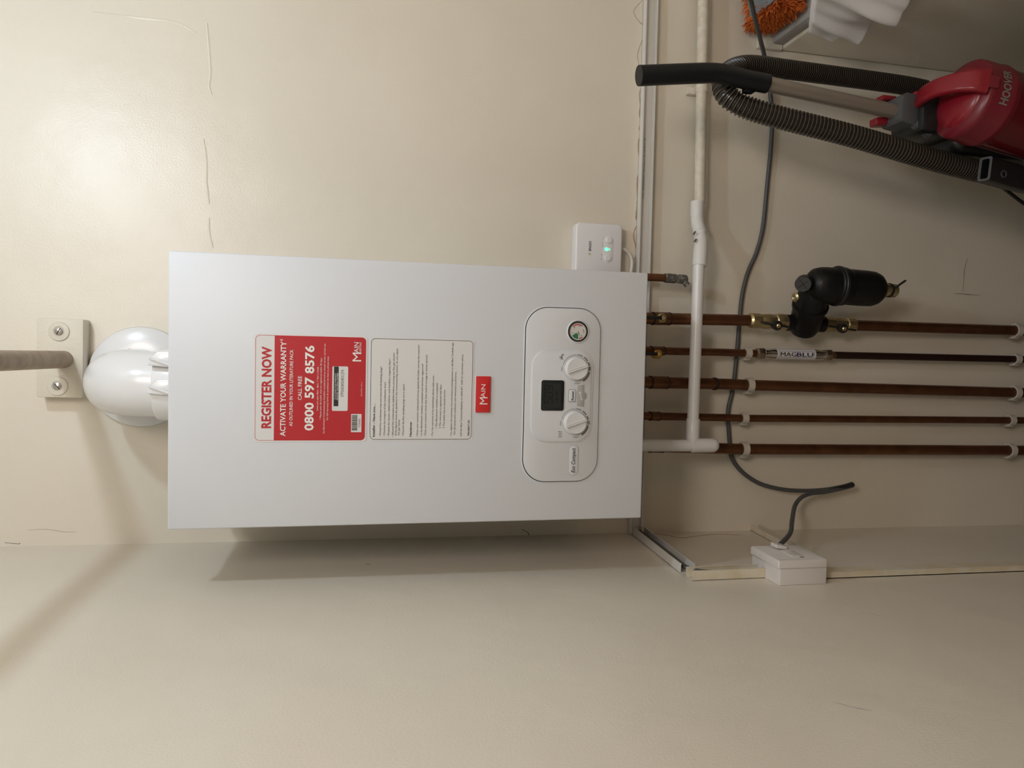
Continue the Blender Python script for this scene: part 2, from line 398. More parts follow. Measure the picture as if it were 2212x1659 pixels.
# warranty sticker
st = G(); st.prism(rrect(0.1540, 0.1575, 0.005, cx=0.0062, cy=0.1586), FB, 0.0001, 0.0005, PAPER)
warranty = st.obj('warranty_sticker', boiler, local=True, label='red and white warranty registration sticker')
g = G(); cx, cy, w, h_ = 0.0062, 0.1586, 0.1495, 0.1530
g.frame_ring(rrect(w, h_, 0.006, cx=cx, cy=cy), rrect(w-0.0011, h_-0.0011, 0.0055, cx=cx, cy=cy), FB, 0.0006, REDINK)
rr = [p for p in rrect(w, h_, 0.006, cx=cx, cy=cy) if p[1] < 0.15]
top = 0.2093; poly = [(cx+w/2, top), (cx-w/2, top)] + rr
g.prism(poly, FB, 0.0005, 0.0007, REDINK)
printed = g.obj('printed_border', warranty, local=True)
g = G()
sline(g, 'REGISTER NOW', 312, 893, 243, 77, REDINK, 0.0007, 0.034)
g.obj('heading', warranty, local=True); g = G()
H = 0.0012
sline(g, 'ACTIVATE YOUR WARRANTY', 429, 957, 203, 43, WHITEINK, H, BOLD); sline(g, '*', 431, 199, 184, 43, WHITEINK, H)
sline(g, 'AS OUTLINED IN YOUR LITERATURE PACK', 486, 877, 268, 26, WHITEINK, H, 0.008)
sline(g, 'CALL FREE', 559, 668, 478, 30, WHITEINK, H, 0.01)
sline(g, '0800 597 8576', 651, 912, 235, 73, WHITEINK, H, 0.028)
sline(g, 'Lines are open 8am - 8pm, 7 days a week.', 690, 752, 402, 13, WHITEINK, H)
sline(g, '* Please note the boiler must be registered within 30 days.', 715, 824, 330, 13, WHITEINK, H)
sline(g, 'the Benchmark Commissioning Checklist completed and an annual service carried out.', 741, 936, 218, 13, WHITEINK, H)
sline(g, 'For full warranty terms & conditions see baxi.co.uk/warranty', 769, 828, 322, 13, WHITEINK, H)
g.obj('lettering', warranty, local=True); g = G()
sline(g, 'MNE_25COP_11/23_v6', 1039, 640, 527, 8, WHITEINK, H); g.obj('print_code', warranty, local=True); g = G()
sline(g, 'M', 1033, 362, 292, 70, WHITEINK, H)
sline(g, 'AIN', 1014, 293, 210, 38, WHITEINK, H)
sline(g, 'HEATING', 1034, 289, 210, 16, WHITEINK, H)
g.obj('maker_logo', warranty, local=True)
g = G(); a = S2(800, 755); b = S2(930, 402)
g.prism(rrect(b[0]-a[0], a[1]-b[1], 0.0018, cx=(a[0]+b[0])/2, cy=(a[1]+b[1])/2), FB, 0.0007, 0.0010, PAPER)
a = S2(813, 718); b = S2(855, 402); g.prism([(a[0], b[1]), (b[0], b[1]), (b[0], a[1]), (a[0], a[1])], FB, 0.0010, 0.0011, BLACKINK)
sline(g, 'TO ACTIVATE YOUR WARRANTY', 832, 665, 455, 11, WHITEINK, 0.0013)
sline(g, 'REGISTER THIS SERIAL NUMBER', 848, 668, 452, 11, WHITEINK, 0.0013)
sline(g, 'STP250240324DC-JT4', 893, 643, 430, 23, BLACKINK, 0.0012)
g.obj('serial_label', warranty, local=True)
g = G(); a = S2(952, 925); b = S2(1036, 780)
g.prism([(a[0], b[1]), (b[0], b[1]), (b[0], a[1]), (a[0], a[1])], FB, 0.0007, 0.0009, PAPER)
a = S2(958, 912); b = S2(1003, 788); x = a[0]
while x < b[0]:
    wd = random.choice((0.00025, 0.00035, 0.0006)); g.face([FB(x, b[1], 0.0011), FB(min(x+wd, b[0]), b[1], 0.0011), FB(min(x+wd, b[0]), a[1], 0.0011), FB(x, a[1], 0.0011)], BLACKINK); x += wd+random.choice((0.0002, 0.0003, 0.0005))
sline(g, '7729392', 1026, 887, 817, 14, BLACKINK, 0.0011)
g.obj('barcode_label', warranty, local=True)
# installer sticker
g = G(); g.prism(rrect(0.1512, 0.1528, 0.005, cx=0.00645, cy=-0.0003), FB, 0.0001, 0.0005, PAPER)
inst = g.obj('installer_sticker', boiler, local=True, label='white installer checklist sticker with black outline')
g = G(); g.frame_ring(rrect(0.1476, 0.1500, 0.006, cx=0.00645, cy=0.0), rrect(0.1464, 0.1488, 0.0055, cx=0.00645, cy=0.0), FB, 0.0007, BLACKINK)
sline(g, 'Installer - Have you....', 1140, 962, 697, 19, BLACKINK, 0.0010, BOLD)
for s, bx, y0, y1 in (('• Primed the condensate trap and removed all blanking plugs?', 1189, 962, 403), ('• Checked the integrity of the condensate drain?', 1222, 962, 524),
        ('• Flushed the system, added inhibitor and installed a magnetic filter?', 1256, 962, 340), ('• Allowed the combustion to stabilise before carrying out flue gas checks?', 1289, 962, 292),
        ('(if the figures meet the guidance in the commissioning section, do not adjust', 1314, 952, 258), ('the gas valve)', 1337, 950, 825), ('• Ensured the flue sampling plugs are in place?', 1371, 958, 541),
        ('• Does your customer understand how to operate the boiler and use the controls?', 1484, 960, 230), ('• Is the Benchmark checklist completed and warranty registered?', 1517, 960, 380),
        ('• Does your customer know that they need to arrange an annual service?', 1548, 960, 308), ('• For the warranty to be maintained, please make sure...', 1604, 960, 465),
        ('1 The Benchmark checklist is completed', 1636, 893, 535), ('2 The warranty is registered with Baxi', 1666, 893, 548), ('3 The boiler has an annual service', 1696, 893, 588),
        ('• To register the warranty visit www.baxi.co.uk/registration or the Baxi Toolbelt app', 1753, 960, 212), ('For full terms and conditions visit www.baxi.co.uk/terms', 1781, 943, 447),
        ('Call the Baxi Technical Helpline on 0344 871 1545 for any further advice.', 1832, 960, 303)):
    sline(g, s, bx, y0, y1, 14, BLACKINK, 0.0010)
sline(g, 'Handover', 1433, 960, 840, 18, BLACKINK, 0.0010, BOLD)
sline(g, '7866867-02', 1893, 957, 827, 16, BLACKINK, 0.0010, 0.008)
g.obj('lettering', inst, local=True)
# badge
g = G(); g.prism(rrect(0.0560, 0.0242, 0.0015, cx=0.0004, cy=-0.0916), FB, 0.0, 0.0008, ENAMEL, bev=0.0004)
g.prism(rrect(0.0545, 0.0222, 0.0012, cx=0.0004, cy=-0.0913), FB, 0.0, 0.0035, REDBADGE, bev=0.0008)
S4 = lambda zx, zy: on_box(zx, zy, 5.925, 920, 700)
a = S4(782, 1012); b = S4(782, 920); g.text('M', FB, a[0], a[1], b[0]-a[0], 110*0.000108, WHITEINK, h=0.0037)
a = S4(757, 925); b = S4(757, 755); g.text('AIN', FB, a[0], a[1]+0.0003, b[0]-a[0], 60*0.000108, WHITEINK, h=0.0037)
g.obj('brand_badge', boiler, local=True, label='small red badge with white letters')
# control panel
g = G(); PC = (0.0005, -0.2143)
g.prism(rrect(0.2716, 0.1236, 0.0370, 12, *PC), FB, 0.0, 0.0007, ENAMEL, bev=0.0005)
g.prism(rrect(0.2682, 0.1202, 0.0355, 12, *PC), FB, 0.0, 0.0009, BLACKGAP)
g.prism(rrect(0.2660, 0.1180, 0.0345, 12, PC[0], PC[1]-0.0002), FB, 0.0, 0.0030, FASCIA, bev=0.0012)
panel = g.obj('control_panel', boiler, local=True)
g = G(); SC = (-0.0011, -0.2132)
g.prism(rrect(0.1425, 0.0985, 0.0260, 10, SC[0], SC[1]-0.0008), FB, 0.0026, 0.0042, FASCIA, bev=0.0012)
g.prism(rrect(0.1395, 0.0945, 0.0245, 10, SC[0], SC[1]+0.0006), FB, 0.0038, 0.0056, FASCIA, bev=0.0014)
HS = 0.0058
S3 = lambda zx, zy: on_box(zx, zy, 3.95, 1080, 640)
K1, K2 = (0.0416, -0.2345), (-0.0414, -0.2345)
def arc(g, c, a0, a1, r0, r1, m):
    n = max(2, int((a1-a0)/6))
    for i in range(n):
        p = [math.radians(a0+(a1-a0)*(i+j)/n) for j in (0, 1)]
        q = [(c[0]+r*math.sin(t), c[1]+r*math.cos(t)) for t, r in ((p[0], r0), (p[0], r1), (p[1], r1), (p[1], r0))]
        g.face([FB(u, v, HS) for u, v in q], m)
for c, dig in ((K1, None), (K2, '60')):
    arc(g, c, -350, 0, 0.0187, 0.0190, GREYPRINT)
    arc(g, c, 14, 92, 0.0210, 0.0216, GREYPRINT); arc(g, c, 95, 118, 0.0209, 0.0222, GREYPRINT); arc(g, c, 125, 147, 0.0208, 0.0227, GREYPRINT)
    arc(g, c, 153, 167, 0.0208, 0.0231, GREYPRINT)
    if dig: g.text(dig, FB, c[0], c[1]-0.0243, 0.0052, 0.0036, GREYPRINT, h=HS, align='C')
    else: arc(g, c, 172, 187, 0.0208, 0.0233, GREYPRINT)
    arc(g, c, 194, 238, 0.0208, 0.0236, GREYPRINT)
    tilt = Matrix.Rotation(math.radians(3), 2)
    g.text('Min', FB, c[0]-0.0042, c[1]+0.0208, 0.0076, 0.0030, GREYPRINT, h=HS)
    F2 = lambda u, v, h, c=c: FB(c[0]-0.0243+u*0.17+v*0.985, c[1]+0.0010-u*0.985+v*0.17, h)
    g.text('Max', F2, 0, 0, 0.0082, 0.0030, GREYPRINT, h=HS)
# tap symbol, radiator symbol
def quadm(g, u0, v0, u1, v1, m, h=HS): g.face([FB(u0, v0, h), FB(u1, v0, h), FB(u1, v1, h), FB(u0, v1, h)], m)
u, v = S3(520, 505)
quadm(g, u-0.0036, v-0.0010, u+0.0020, v+0.0010, GREYPRINT); quadm(g, u-0.0016, v+0.0010, u-0.0006, v+0.0026, GREYPRINT); quadm(g, u-0.0032, v+0.0026, u+0.0010, v+0.0034, GREYPRINT)
quadm(g, u+0.0020, v-0.0014, u+0.0038, v+0.0004, GREYPRINT); quadm(g, u+0.0024, v-0.0034, u+0.0038, v-0.0014, GREYPRINT); quadm(g, u-0.0042, v-0.0018, u-0.0034, v+0.0018, GREYPRINT)
u, v = S3(505, 1165)
for k in range(4): quadm(g, u-0.0044+k*0.0026, v-0.0028, u-0.0036+k*0.0026, v+0.0028, GREYPRINT)
quadm(g, u+0.0044, v+0.0016, u+0.0052, v+0.0028, GREYPRINT)
surround = g.obj('control_surround', panel, local=True)
g = G(); a = S3(340, 965); b = S3(540, 705); dc = ((a[0]+b[0])/2, (a[1]+b[1])/2)
g.prism(rrect(0.0490, 0.0385, 0.0045, 5, *dc), FB, 0.0050, 0.0064, FASCIA, bev=0.0006)
g.prism(rrect(0.0468, 0.0362, 0.0035, 5, *dc), FB, 0.0055, 0.0068, LCD, bev=0.0005)
quadm(g, dc[0]-0.0185, dc[1]-0.0130, dc[0]+0.0185, dc[1]+0.0140, LCDLIT, 0.0069)
SEG = {'5': 'afgcd', '0': 'abcdef', '9': 'abfgcd'}
def digit(u, v, ch, w=0.0080, h=0.0130, t=0.0012):
    sl = 0.08
    R = {'a': (0, h-t, w, h), 'g': (0, h/2-t/2, w, h/2+t/2), 'd': (0, 0, w, t), 'f': (0, h/2, t, h), 'b': (w-t, h/2, w, h), 'e': (0, 0, t, h/2), 'c': (w-t, 0, w, h/2)}
    for s in SEG[ch]:
        x0, y0, x1, y1 = R[s]; g.face([FB(u+x+sl*y, v+y, 0.0070) for x, y in ((x0, y0), (x1, y0), (x1, y1), (x0, y1))], LCDSEG)
for k, ch in enumerate('509'): digit(dc[0]-0.0130+k*0.0096+(0.001 if k == 2 else 0), dc[1]+0.0000, ch)
quadm(g, dc[0]+0.0064, dc[1], dc[0]+0.0074, dc[1]+0.0012, LCDSEG, 0.0070)
quadm(g, dc[0]-0.0075, dc[1]-0.0075, dc[0]-0.0035, dc[1]-0.0055, LCDSEG, 0.0070); quadm(g, dc[0]-0.0060, dc[1]-0.0055, dc[0]-0.0052, dc[1]-0.0042, LCDSEG, 0.0070); quadm(g, dc[0]-0.0045, dc[1]-0.0090, dc[0]-0.0035, dc[1]-0.0075, LCDSEG, 0.0070)
for k in range(4): quadm(g, dc[0]+0.0005+k*0.0018, dc[1]-0.0085, dc[0]+0.0013+k*0.0018, dc[1]-0.0045, LCDSEG, 0.0070)
g.obj('display_screen', panel, local=True, label='dark display reading 50.9')
for c in (K1, K2):
    g = G(); cc = FB(c[0], c[1], 0)
    g.lathe([(0.0182, 0.0050), (0.0182, 0.0066), (0.0174, 0.0072), (0.0170, 0.0130), (0.0160, 0.0144), (0.0120, 0.0142), (0.0, 0.0136)], cc, (0, -1, 0), KNOBM, n=48, caps=(False, False))
    a = math.radians(19); R = Matrix.Rotation(-a, 3, 'Y') if False else Matrix.Rotation(a, 3, 'Y').inverted()
    d = Vector((math.sin(a), 0, -math.cos(a)))
    R = Matrix(((math.cos(a), 0, d.x), (0, 1, 0), (math.sin(a), 0, d.z)))
    ctr = cc+Vector((0, -0.0148, 0))
    g.box(ctr+Vector((-0.0016, -0.0016, -0.0158)), ctr+Vector((0.0016, 0.0016, 0.0158)), KNOBM, bev=0.0009, rot=R)
    g.lathe([(0.0030, 0), (0.0030, 0.0012), (0.0020, 0.0020)], ctr+d*0.0125, (0, -1, 0), KNOBM, n=20)
    g.obj('control_knob', panel, local=True)
g = G(); c = (0.0985, -0.2368); cc = FB(c[0], c[1], 0)
g.lathe([(0.0180, 0.0028), (0.0178, 0.0040), (0.0166, 0.0048), (0.0156, 0.0034)], cc, (0, -1, 0), FASCIA, n=48, caps=(False, False))
g.lathe([(0.0156, 0.0030), (0.0156, 0.0044), (0.0138, 0.0050), (0.0130, 0.0034)], cc, (0, -1, 0), BLACKGAP, n=48, caps=(False, False))
g.lathe([(0.0132, 0.0030), (0.0132, 0.0036), (0.0, 0.0036)], cc, (0, -1, 0), mat('gauge_dial', (0.62, 0.60, 0.57), 0.25, coat=0.5), n=48, caps=(False, False))
HS_ = HS; HS = 0.0039
arc(g, c, 45, 128, 0.0100, 0.0115, REDG); arc(g, c, 228, 262, 0.0100, 0.0114, REDG); arc(g, c, 268, 325, 0.0035, 0.0114, GREEN)
for a in (-20, 40, 100, 220, 160): arc(g, c, a, a+8, 0.0078, 0.0090, BLACKINK)
g.text('bar', FB, c[0]-0.0017, c[1]-0.0096, 0.0036, 0.0018, BLACKINK, h=0.0039)
d = Vector((math.sin(math.radians(248)), math.cos(math.radians(248))))
g.face([FB(c[0]+d.y*0.0006, c[1]-d.x*0.0006, 0.0042), FB(c[0]-d.y*0.0006, c[1]+d.x*0.0006, 0.0042), FB(c[0]+d.x*0.0098, c[1]+d.y*0.0098, 0.0042)], BLACKINK)
HS = HS_
g.obj('pressure_gauge', panel, local=True, label='round pressure gauge with red and green arcs')
g = G(); c = (0.0, -0.2292)
g.prism(rrect(0.0192, 0.0118, 0.0022, 5, *c), FB, 0.0050, 0.0060, GREYPRINT); g.prism(rrect(0.0182, 0.0108, 0.0020, 5, *c), FB, 0.0050, 0.0074, FASCIA, bev=0.0008)
g.text('Reset', FB, c[0], c[1]-0.0022, 0.0138, 0.0038, BLACKINK, 0.02, h=0.0076, align='C'); g.obj('reset_button', panel, local=True)
g = G()
g.prism([(0.0158, -0.2370), (-0.0150, -0.2369), (-0.0171, -0.2483), (-0.0060, -0.2483), (-0.0035, -0.2520), (0.0035, -0.2520), (0.0060, -0.2481), (0.0168, -0.2479)], FB, 0.0050, 0.0066, GREYFLAP, bev=0.0005)
def bar(g, a, b, w, m, h):
    d = Vector((b[0]-a[0], b[1]-a[1])).normalized()*w/2
    g.face([FB(a[0]-d.y, a[1]+d.x, h), FB(a[0]+d.y, a[1]-d.x, h), FB(b[0]+d.y, b[1]-d.x, h), FB(b[0]-d.y, b[1]+d.x, h)], m)
bar(g, (-0.0045, -0.2437), (0.0035, -0.2420), 0.0016, FASCIA, 0.0068); g.prism(circle(0.0017, 14, -0.0055, -0.2440), FB, 0.0066, 0.0068, FASCIA); g.prism(circle(0.0018, 14, 0.0048, -0.2416), FB, 0.0066, 0.0068, FASCIA)
g.obj('service_flap', panel, local=True, label='grey flap with spanner symbol')
g = G(); c = (-0.1000, -0.2349)
g.prism(rrect(0.0475, 0.0154, 0.0074, 8, *c), FB, 0.0025, 0.0036, GREYFLAP, bev=0.0004); g.prism(rrect(0.0465, 0.0144, 0.0070, 8, *c), FB, 0.0025, 0.0040, FASCIA, bev=0.0006)
g.text('Eco Compact', FB, c[0], c[1]-0.0024, 0.0385, 0.0062, BLACKINK, 0.016, 0.3, 0.0042, 'C'); g.obj('model_plate', panel, local=True)

# ------------------------------------------------------------------ flue
t = thing('boiler_flue', 'white plastic flue elbow from the boiler top into its round wall plate', 'flue', (0.0, -0.15, 1.82))
zc = 1.925; xc = -0.0015; RB = 0.058
ze = 1.936
path = [(xc, -0.15, 1.8168), (xc, -0.15, ze-RB)] + [(xc, -0.15+RB*(1-math.cos(a)), ze-RB+RB*math.sin(a)) for a in [PI/2*k/14 for k in range(1, 15)]] + [(xc+0.002, -0.070, ze-0.003), (xc+0.003, -0.004, zc)]
g = G(); g.tube(path, 0.0505, UPVC, n=48); g.obj('elbow', t)
g = G(); g.lathe([(0.0860, 0.0), (0.0868, 0.004), (0.0850, 0.009), (0.0780, 0.0125), (0.0600, 0.0165), (0.0505, 0.018)], (0.0045, -0.0005, zc), (0, -1, 0), UPVC, n=64); g.obj('wall_plate', t)
g = G(); g.lathe([(0.0560, 0.0), (0.0560, 0.045), (0.0545, 0.0475), (0.0500, 0.048)], (xc, -0.15, 1.8170), (0, 0, 1), UPVC, n=48)
g.lathe([(0.0540, 0.0), (0.0540, 0.012), (0.0505, 0.0135)], (xc, -0.030, zc), (0, -1, 0), UPVC, n=48); g.obj('socket_collar', t)
for px in (775, 836):
    p = at_y(345, px, -0.207); g = G()
    F = frame((p.x, -0.198, 1.818), (1, 0, 0), (0, 0, 1), (0, -1, 0))
    g.prism([(-0.0120, 0.0), (0.0120, 0.0), (0.0110, 0.036), (0.0020, 0.046), (-0.0100, 0.050), (-0.0120, 0.030)], F, 0.0, 0.014, UPVC, bev=0.003)
    g.tube([(p.x-0.009, -0.214, 1.836), (p.x+0.001, -0.214, 1.8645)], 0.0022, UPVC, n=8); g.obj('locking_tab', t)
p = Vector((0.046, -0.045, zc+0.018)); g = G(); g.lathe([(0.0040, 0), (0.0040, 0.003), (0.0025, 0.0045)], (xc+0.049, -0.036, zc+0.012), (1, 0, 0.25), STEEL, n=12); g.obj('screw', t)

# ------------------------------------------------------------------ heating receiver on the right of the boiler
a = at_y(1245, 482, -0.029); b = at_y(1346, 480, -0.029)
t = thing('thermostat_receiver', 'white wireless heating receiver box with glowing green light beside the boiler', 'receiver', (0.26, 0, 1.10))
zt, zb, xr, xl = a.z, b.z, (a.x+b.x)/2-0.001, 0.205
FR = frame((0, 0, 0), (1, 0, 0), (0, 0, 1), (0, -1, 0))
g = G(); g.prism(rrect(xr-xl, zt-zb, 0.0095, 8, (xr+xl)/2, (zt+zb)/2), FR, 0.006, 0.0290, RECV, bev=0.0035, seg=3); body = g.obj('body', t)
g = G(); g.prism(rrect(xr-xl-0.004, zt-zb-0.003, 0.008, 6, (xr+xl)/2, (zt+zb)/2), FR, 0.0005, 0.0065, RECV); g.obj('back_plate', t)
S7 = lambda zx, zy, y=-0.0292: at_y(1220+zx/9.217, 470+zy/9.217, y)
a = S7(850, 905); b = S7(880, 355); c0 = (a+b)/2
g = G(); L = b.x-a.x
g.prism(rrect(L, 0.0195, 0.0094, 8, c0.x, c0.z), FR, 0.0286, 0.0296, RECV, bev=0.0004); g.prism(rrect(L-0.0016, 0.0178, 0.0086, 8, c0.x, c0.z), FR, 0.0288, 0.0293, mat('receiver_inset', (0.70, 0.70, 0.72), 0.4)); g.obj('button_panel', t)
for zx, zy in ((882, 455), (856, 805)):
    c = S7(zx, zy); g = G(); g.lathe([(0.0062, 0.0290), (0.0062, 0.0306), (0.0052, 0.0314), (0.0, 0.0314)], (c.x, 0, c.z), (0, -1, 0), RECV, n=28, caps=(False, False)); g.obj('button', t)
c = S7(835, 632); g = G(); g.prism(rrect(0.0062, 0.0072, 0.002, 4, c.x, c.z+0.0005), FR, 0.0290, 0.0300, LED, bev=0.0004); g.prism(rrect(0.0030, 0.0024, 0.001, 4, c.x, c.z-0.0056), FR, 0.0290, 0.0298, LED); g.obj('indicator_light', t, label='glowing green status light')
g = G(); a = S7(523, 665); b = S7(540, 468); g.text('ENGO', FR, a.x, a.z, b.x-a.x, 0.0049, BLACKINK, 0.022, h=0.0293)
a = S7(520, 745)
for k in range(3):
    F = FR; z = a.z+0.0002+k*0.0019; g.face([F(a.x, z, 0.0293), F(a.x+0.0036, z, 0.0293), F(a.x+0.0036, z+0.0011, 0.0293), F(a.x, z+0.0011, 0.0293)], LIMEINK)
g.obj('maker_logo', t); g = G()
for (zx, y0, y1, s) in ((776, 450, 380, 'AUTO'), (764, 588, 488, 'MANUAL'), (746, 772, 725, 'OFF'), (742, 846, 806, 'ON')):
    a = S7(zx, y0); b = S7(zx, y1); g.text(s, FR, a.x, a.z, b.x-a.x, 0.0016, GREYPRINT, h=0.0293)
g.obj('lettering', t)
g = G(); P = [at_y(a, b, -0.012) for a, b in ((1340, 537), (1352, 541), (1361, 552), (1365, 566), (1364, 580), (1362, 592), (1358, 612))]
g.tube(smooth_path(P, 5), 0.0033, CABLEW); o = g.obj('white_flex'); tag(o, 'short white flex curving from the receiver bottom behind the boiler', 'cable')

# ------------------------------------------------------------------ cable trunking
def channel(g, F, L, w, d, th=0.0014, lip=0.0022, m=TRUNK, lid=False):
    """open U of length L; u along, v across 0..w, h out of the wall 0..d"""
    for v0, v1, h0, h1 in ((0, w, 0.0003, th), (0, th, 0.0003, d), (w-th, w, 0.0003, d), (th, lip, d-th, d), (w-lip, w-th, d-th, d)) + (((-0.0005, w+0.0005, d-th, d+0.0006),) if lid else ()):
        c = [(0, v0, h0), (L, v0, h0), (L, v1, h0), (0, v1, h0), (0, v0, h1), (L, v0, h1), (L, v1, h1), (0, v1, h1)]
        p = [F(*q) for q in c]
        for f in ((0, 1, 2, 3), (4, 5, 6, 7), (0, 1, 5, 4), (1, 2, 6, 5), (2, 3, 7, 6), (3, 0, 4, 7)): g.face([p[k] for k in f], m)
def trunk(label, o, e, v, n, L, w=0.025, d=0.016, m=TRUNK, lid=False, text=False):
    t = thing('cable_trunking', label, 'trunking', o)
    g = G(); F = frame(o, e, v, n); channel(g, F, L, w, d, m=m, lid=lid); g.obj('channel', t, smooth=False)
    if text:
        a = at_y(1405, 430, -0.0018); b = at_y(1409, 300, -0.0018); g = G()
        g.text('PVC TRUNKING 25x16mm BS 4678-4 CE', F, a.x-o[0], 0.0118, b.x-a.x, 0.0032, GREYPRINT, h=0.0018); g.obj('print', t)
    return t
trunk('white open cable trunking running level along the back wall right of the boiler', (XL+0.002, -0.0004, 1.0000), (1, 0, 0.004), (0, 0, 1), (0, -1, 0), 1.578, text=True)
e = Vector((0, -0.29, 0.024)).normalized()
trunk('open trunking with grey cable rising along the side wall from the corner', (XL+0.0002, -0.017, 0.9955), e, (0, 0.08, 0.997), (1, 0, 0), 0.272)
trunk('short upright open trunking dropping into the top of the switch box', (XL+0.0002, -0.327, 0.9150), (0, -0.012, 1), (0, 1, 0), (1, 0, 0), 0.126, m=TRUNKOLD)
trunk('cream painted trunking running down the side wall under the switch box', (XL+0.0002, -0.343, 0.001), (0, 0, 1), (0, 1, 0), (1, 0, 0), 0.8295, w=0.027, d=0.010, m=TRUNKOLD, lid=True)
a = at_x(1612, 1141, XL); b = at_x(1702, 1190, XL); e = Vector((0, -0.2300, (b.z-a.z)/(b.y-a.y)*-0.2300)); L = e.length; e.normalize()
trunk('short dim trunking from the corner to the back of the switch box', (XL+0.0002, -0.0005, a.z+(a.y/(b.y-a.y))*-(b.z-a.z)-0.020), e, Vector((1, 0, 0)).cross(e)*-1, (1, 0, 0), L, w=0.020, d=0.012, m=TRUNKOLD)
g = G(); P = [(XL+0.007, -0.020, 1.0070), (XL+0.007, -0.08, 1.0120), (XL+0.007, -0.18, 1.0200), (XL+0.008, -0.255, 1.0290), (XL+0.009, -0.288, 1.0310), (XL+0.009, -0.308, 1.0200), (XL+0.008, -0.314, 0.990), (XL+0.007, -0.315, 0.950), (XL+0.007, -0.315, 0.9165)]
g.tube(smooth_path(P, 6), 0.0042, CABLEG); o = g.obj('grey_cable'); tag(o, 'grey cable lying inside the open trunking on the side wall', 'cable')

# ------------------------------------------------------------------ fused switch box
t = thing('fused_spur', 'white fused switch box with rocker on the side wall', 'switch', (XL, -0.326, 0.83))
FS = frame((XL, -0.326, 0.873), (0, 1, 0), (0, 0, 1), (1, 0, 0))
g = G(); g.prism(rrect(0.084, 0.083, 0.002, 3), FS, 0.0004, 0.0265, SPUR, bev=0.0006); g.obj('back_box', t)
g = G(); FT = lambda u, v, h: FS(u, v, h+0.0022+u*0.030)
g.prism(rrect(0.086, 0.086, 0.003, 4, 0.0, 0.0015), FT, 0.0262, 0.0390, SPUR, bev=0.004, seg=2); plate = g.obj('face_plate', t)
g = G(); FK = lambda u, v, h: FT(u, v, h + 0.0035*(v+0.008)/0.02)
g.prism(rrect(0.018, 0.020, 0.001, 3, 0.020, 0.006), FK, 0.0385, 0.0440, SPUR, bev=0.0008); g.obj('rocker_switch', t)
g = G(); g.prism(rrect(0.030, 0.022, 0.001, 3, -0.010, 0.0), FT, 0.0388, 0.0400, SPUR, bev=0.0004); g.obj('fuse_carrier', t)
for u in (-0.030, 0.030):
    g = G(); g.lathe([(0.0032, 0), (0.0032, 0.0006), (0.002, 0.001)], FT(u, -0.0015 if u > 0 else -0.004, 0.0389), (1, 0, 0), STEEL, n=14); g.obj('screw', t)

# ------------------------------------------------------------------ copper pipes
def copper(label, pts, r, joints=(), m=COPPER, tarnish=None, name='copper_pipe'):
    t = thing(name, label, 'pipe', pts[-1], group='copper pipes below the boiler')
    if tarnish:
        k = max(i for i, q in enumerate(pts) if _col(q) < tarnish); d = pts[k+1]-pts[k]; f = (tarnish-_col(pts[k]))/(_col(pts[k+1])-_col(pts[k])); s = pts[k]+d*f
        g = G(); g.tube(pts[:k+1]+[s], r, m, n=20); g.obj('tube', t)
        g = G(); g.tube([s]+pts[k+1:], r, COPPERD, n=20); g.obj('tube', t, label='blackened lower length of the pipe')
    else:
        g = G(); g.tube(pts, r, m, n=20); g.obj('tube', t)
    def on(px):                                       # the point of the pipe at that photo column
        best = min((abs(_col(a.lerp(b, k/60))-px), a.lerp(b, k/60), (b-a).normalized()) for a, b in zip(pts, pts[1:]) for k in range(61)); return best[1], best[2]
    for x0, x1 in joints:
        p, d = on(x0); q, _ = on(x1); g = G(); ax = q-p; L = ax.length
        g.lathe([(r+0.0012, 0), (r+0.0012, L)], p, ax, m, n=20)
        g.lathe([(r+0.0014, L*0.0), (r+0.0016, 0.0012), (r+0.0014, 0.0026)], p, ax, SOLDER, n=20); g.lathe([(r+0.0014, L-0.0026), (r+0.0016, L-0.0012), (r+0.0014, L)], p, ax, SOLDER, n=20)
        g.obj('soldered_coupling', t)
    return t
def _col(P):
    d = Vector(P)-CAM; return 1106-FPX*d.dot(UP)/d.dot(FWD)
def run(pts):
    P = [at_y(a, b, y) for a, b, y in pts]
    d = P[-1]-P[-2]; P.append(P[-1]+d*((0.0005-P[-1].z)/d.z)); 
    d = P[0]-P[1]; P.insert(0, P[0]+d*((1.128-P[0].z)/d.z)); return P
pipe1 = run([(1410, 688, -0.078), (1620, 692, -0.055), (1700, 697, -0.050), (1850, 703, -0.045), (2195, 714, -0.032)])
pipe2 = run([(1410, 757.5, -0.072), (1560, 761, -0.034), (1614, 763, -0.027), (2195, 776, -0.027)])
pipe3 = run([(1410, 826, -0.072), (1560, 829.5, -0.034), (1618, 832, -0.030), (2192, 848, -0.030)])
pipe4 = run([(1410, 899, -0.072), (1560, 902, -0.034), (1607, 903.5, -0.027), (2183, 908, -0.027)])
pipe5 = run([(1410, 964, -0.072), (1560, 969, -0.034), (1607, 970, -0.030), (2182, 973, -0.030)])
copper('thick copper pipe carrying the black magnetic filter', pipe1, 0.011, [(1408, 1446)])
copper('thin copper pipe with the chrome labelled inhibitor in it', pipe2, 0.0075, [(1404, 1434)], tarnish=1792)
copper('thick copper pipe in the middle of the five under the boiler', pipe3, 0.011, [(1402, 1440), (1541, 1546)])
copper('thin copper pipe second from the side wall', pipe4, 0.0075, [(1402, 1424)])
copper('thick copper pipe nearest the side wall', pipe5, 0.011, [(1402, 1432)])
g = G(); p0 = at_y(1792, 767, -0.027); d = (pipe2[-1]-pipe2[-3]).normalized()
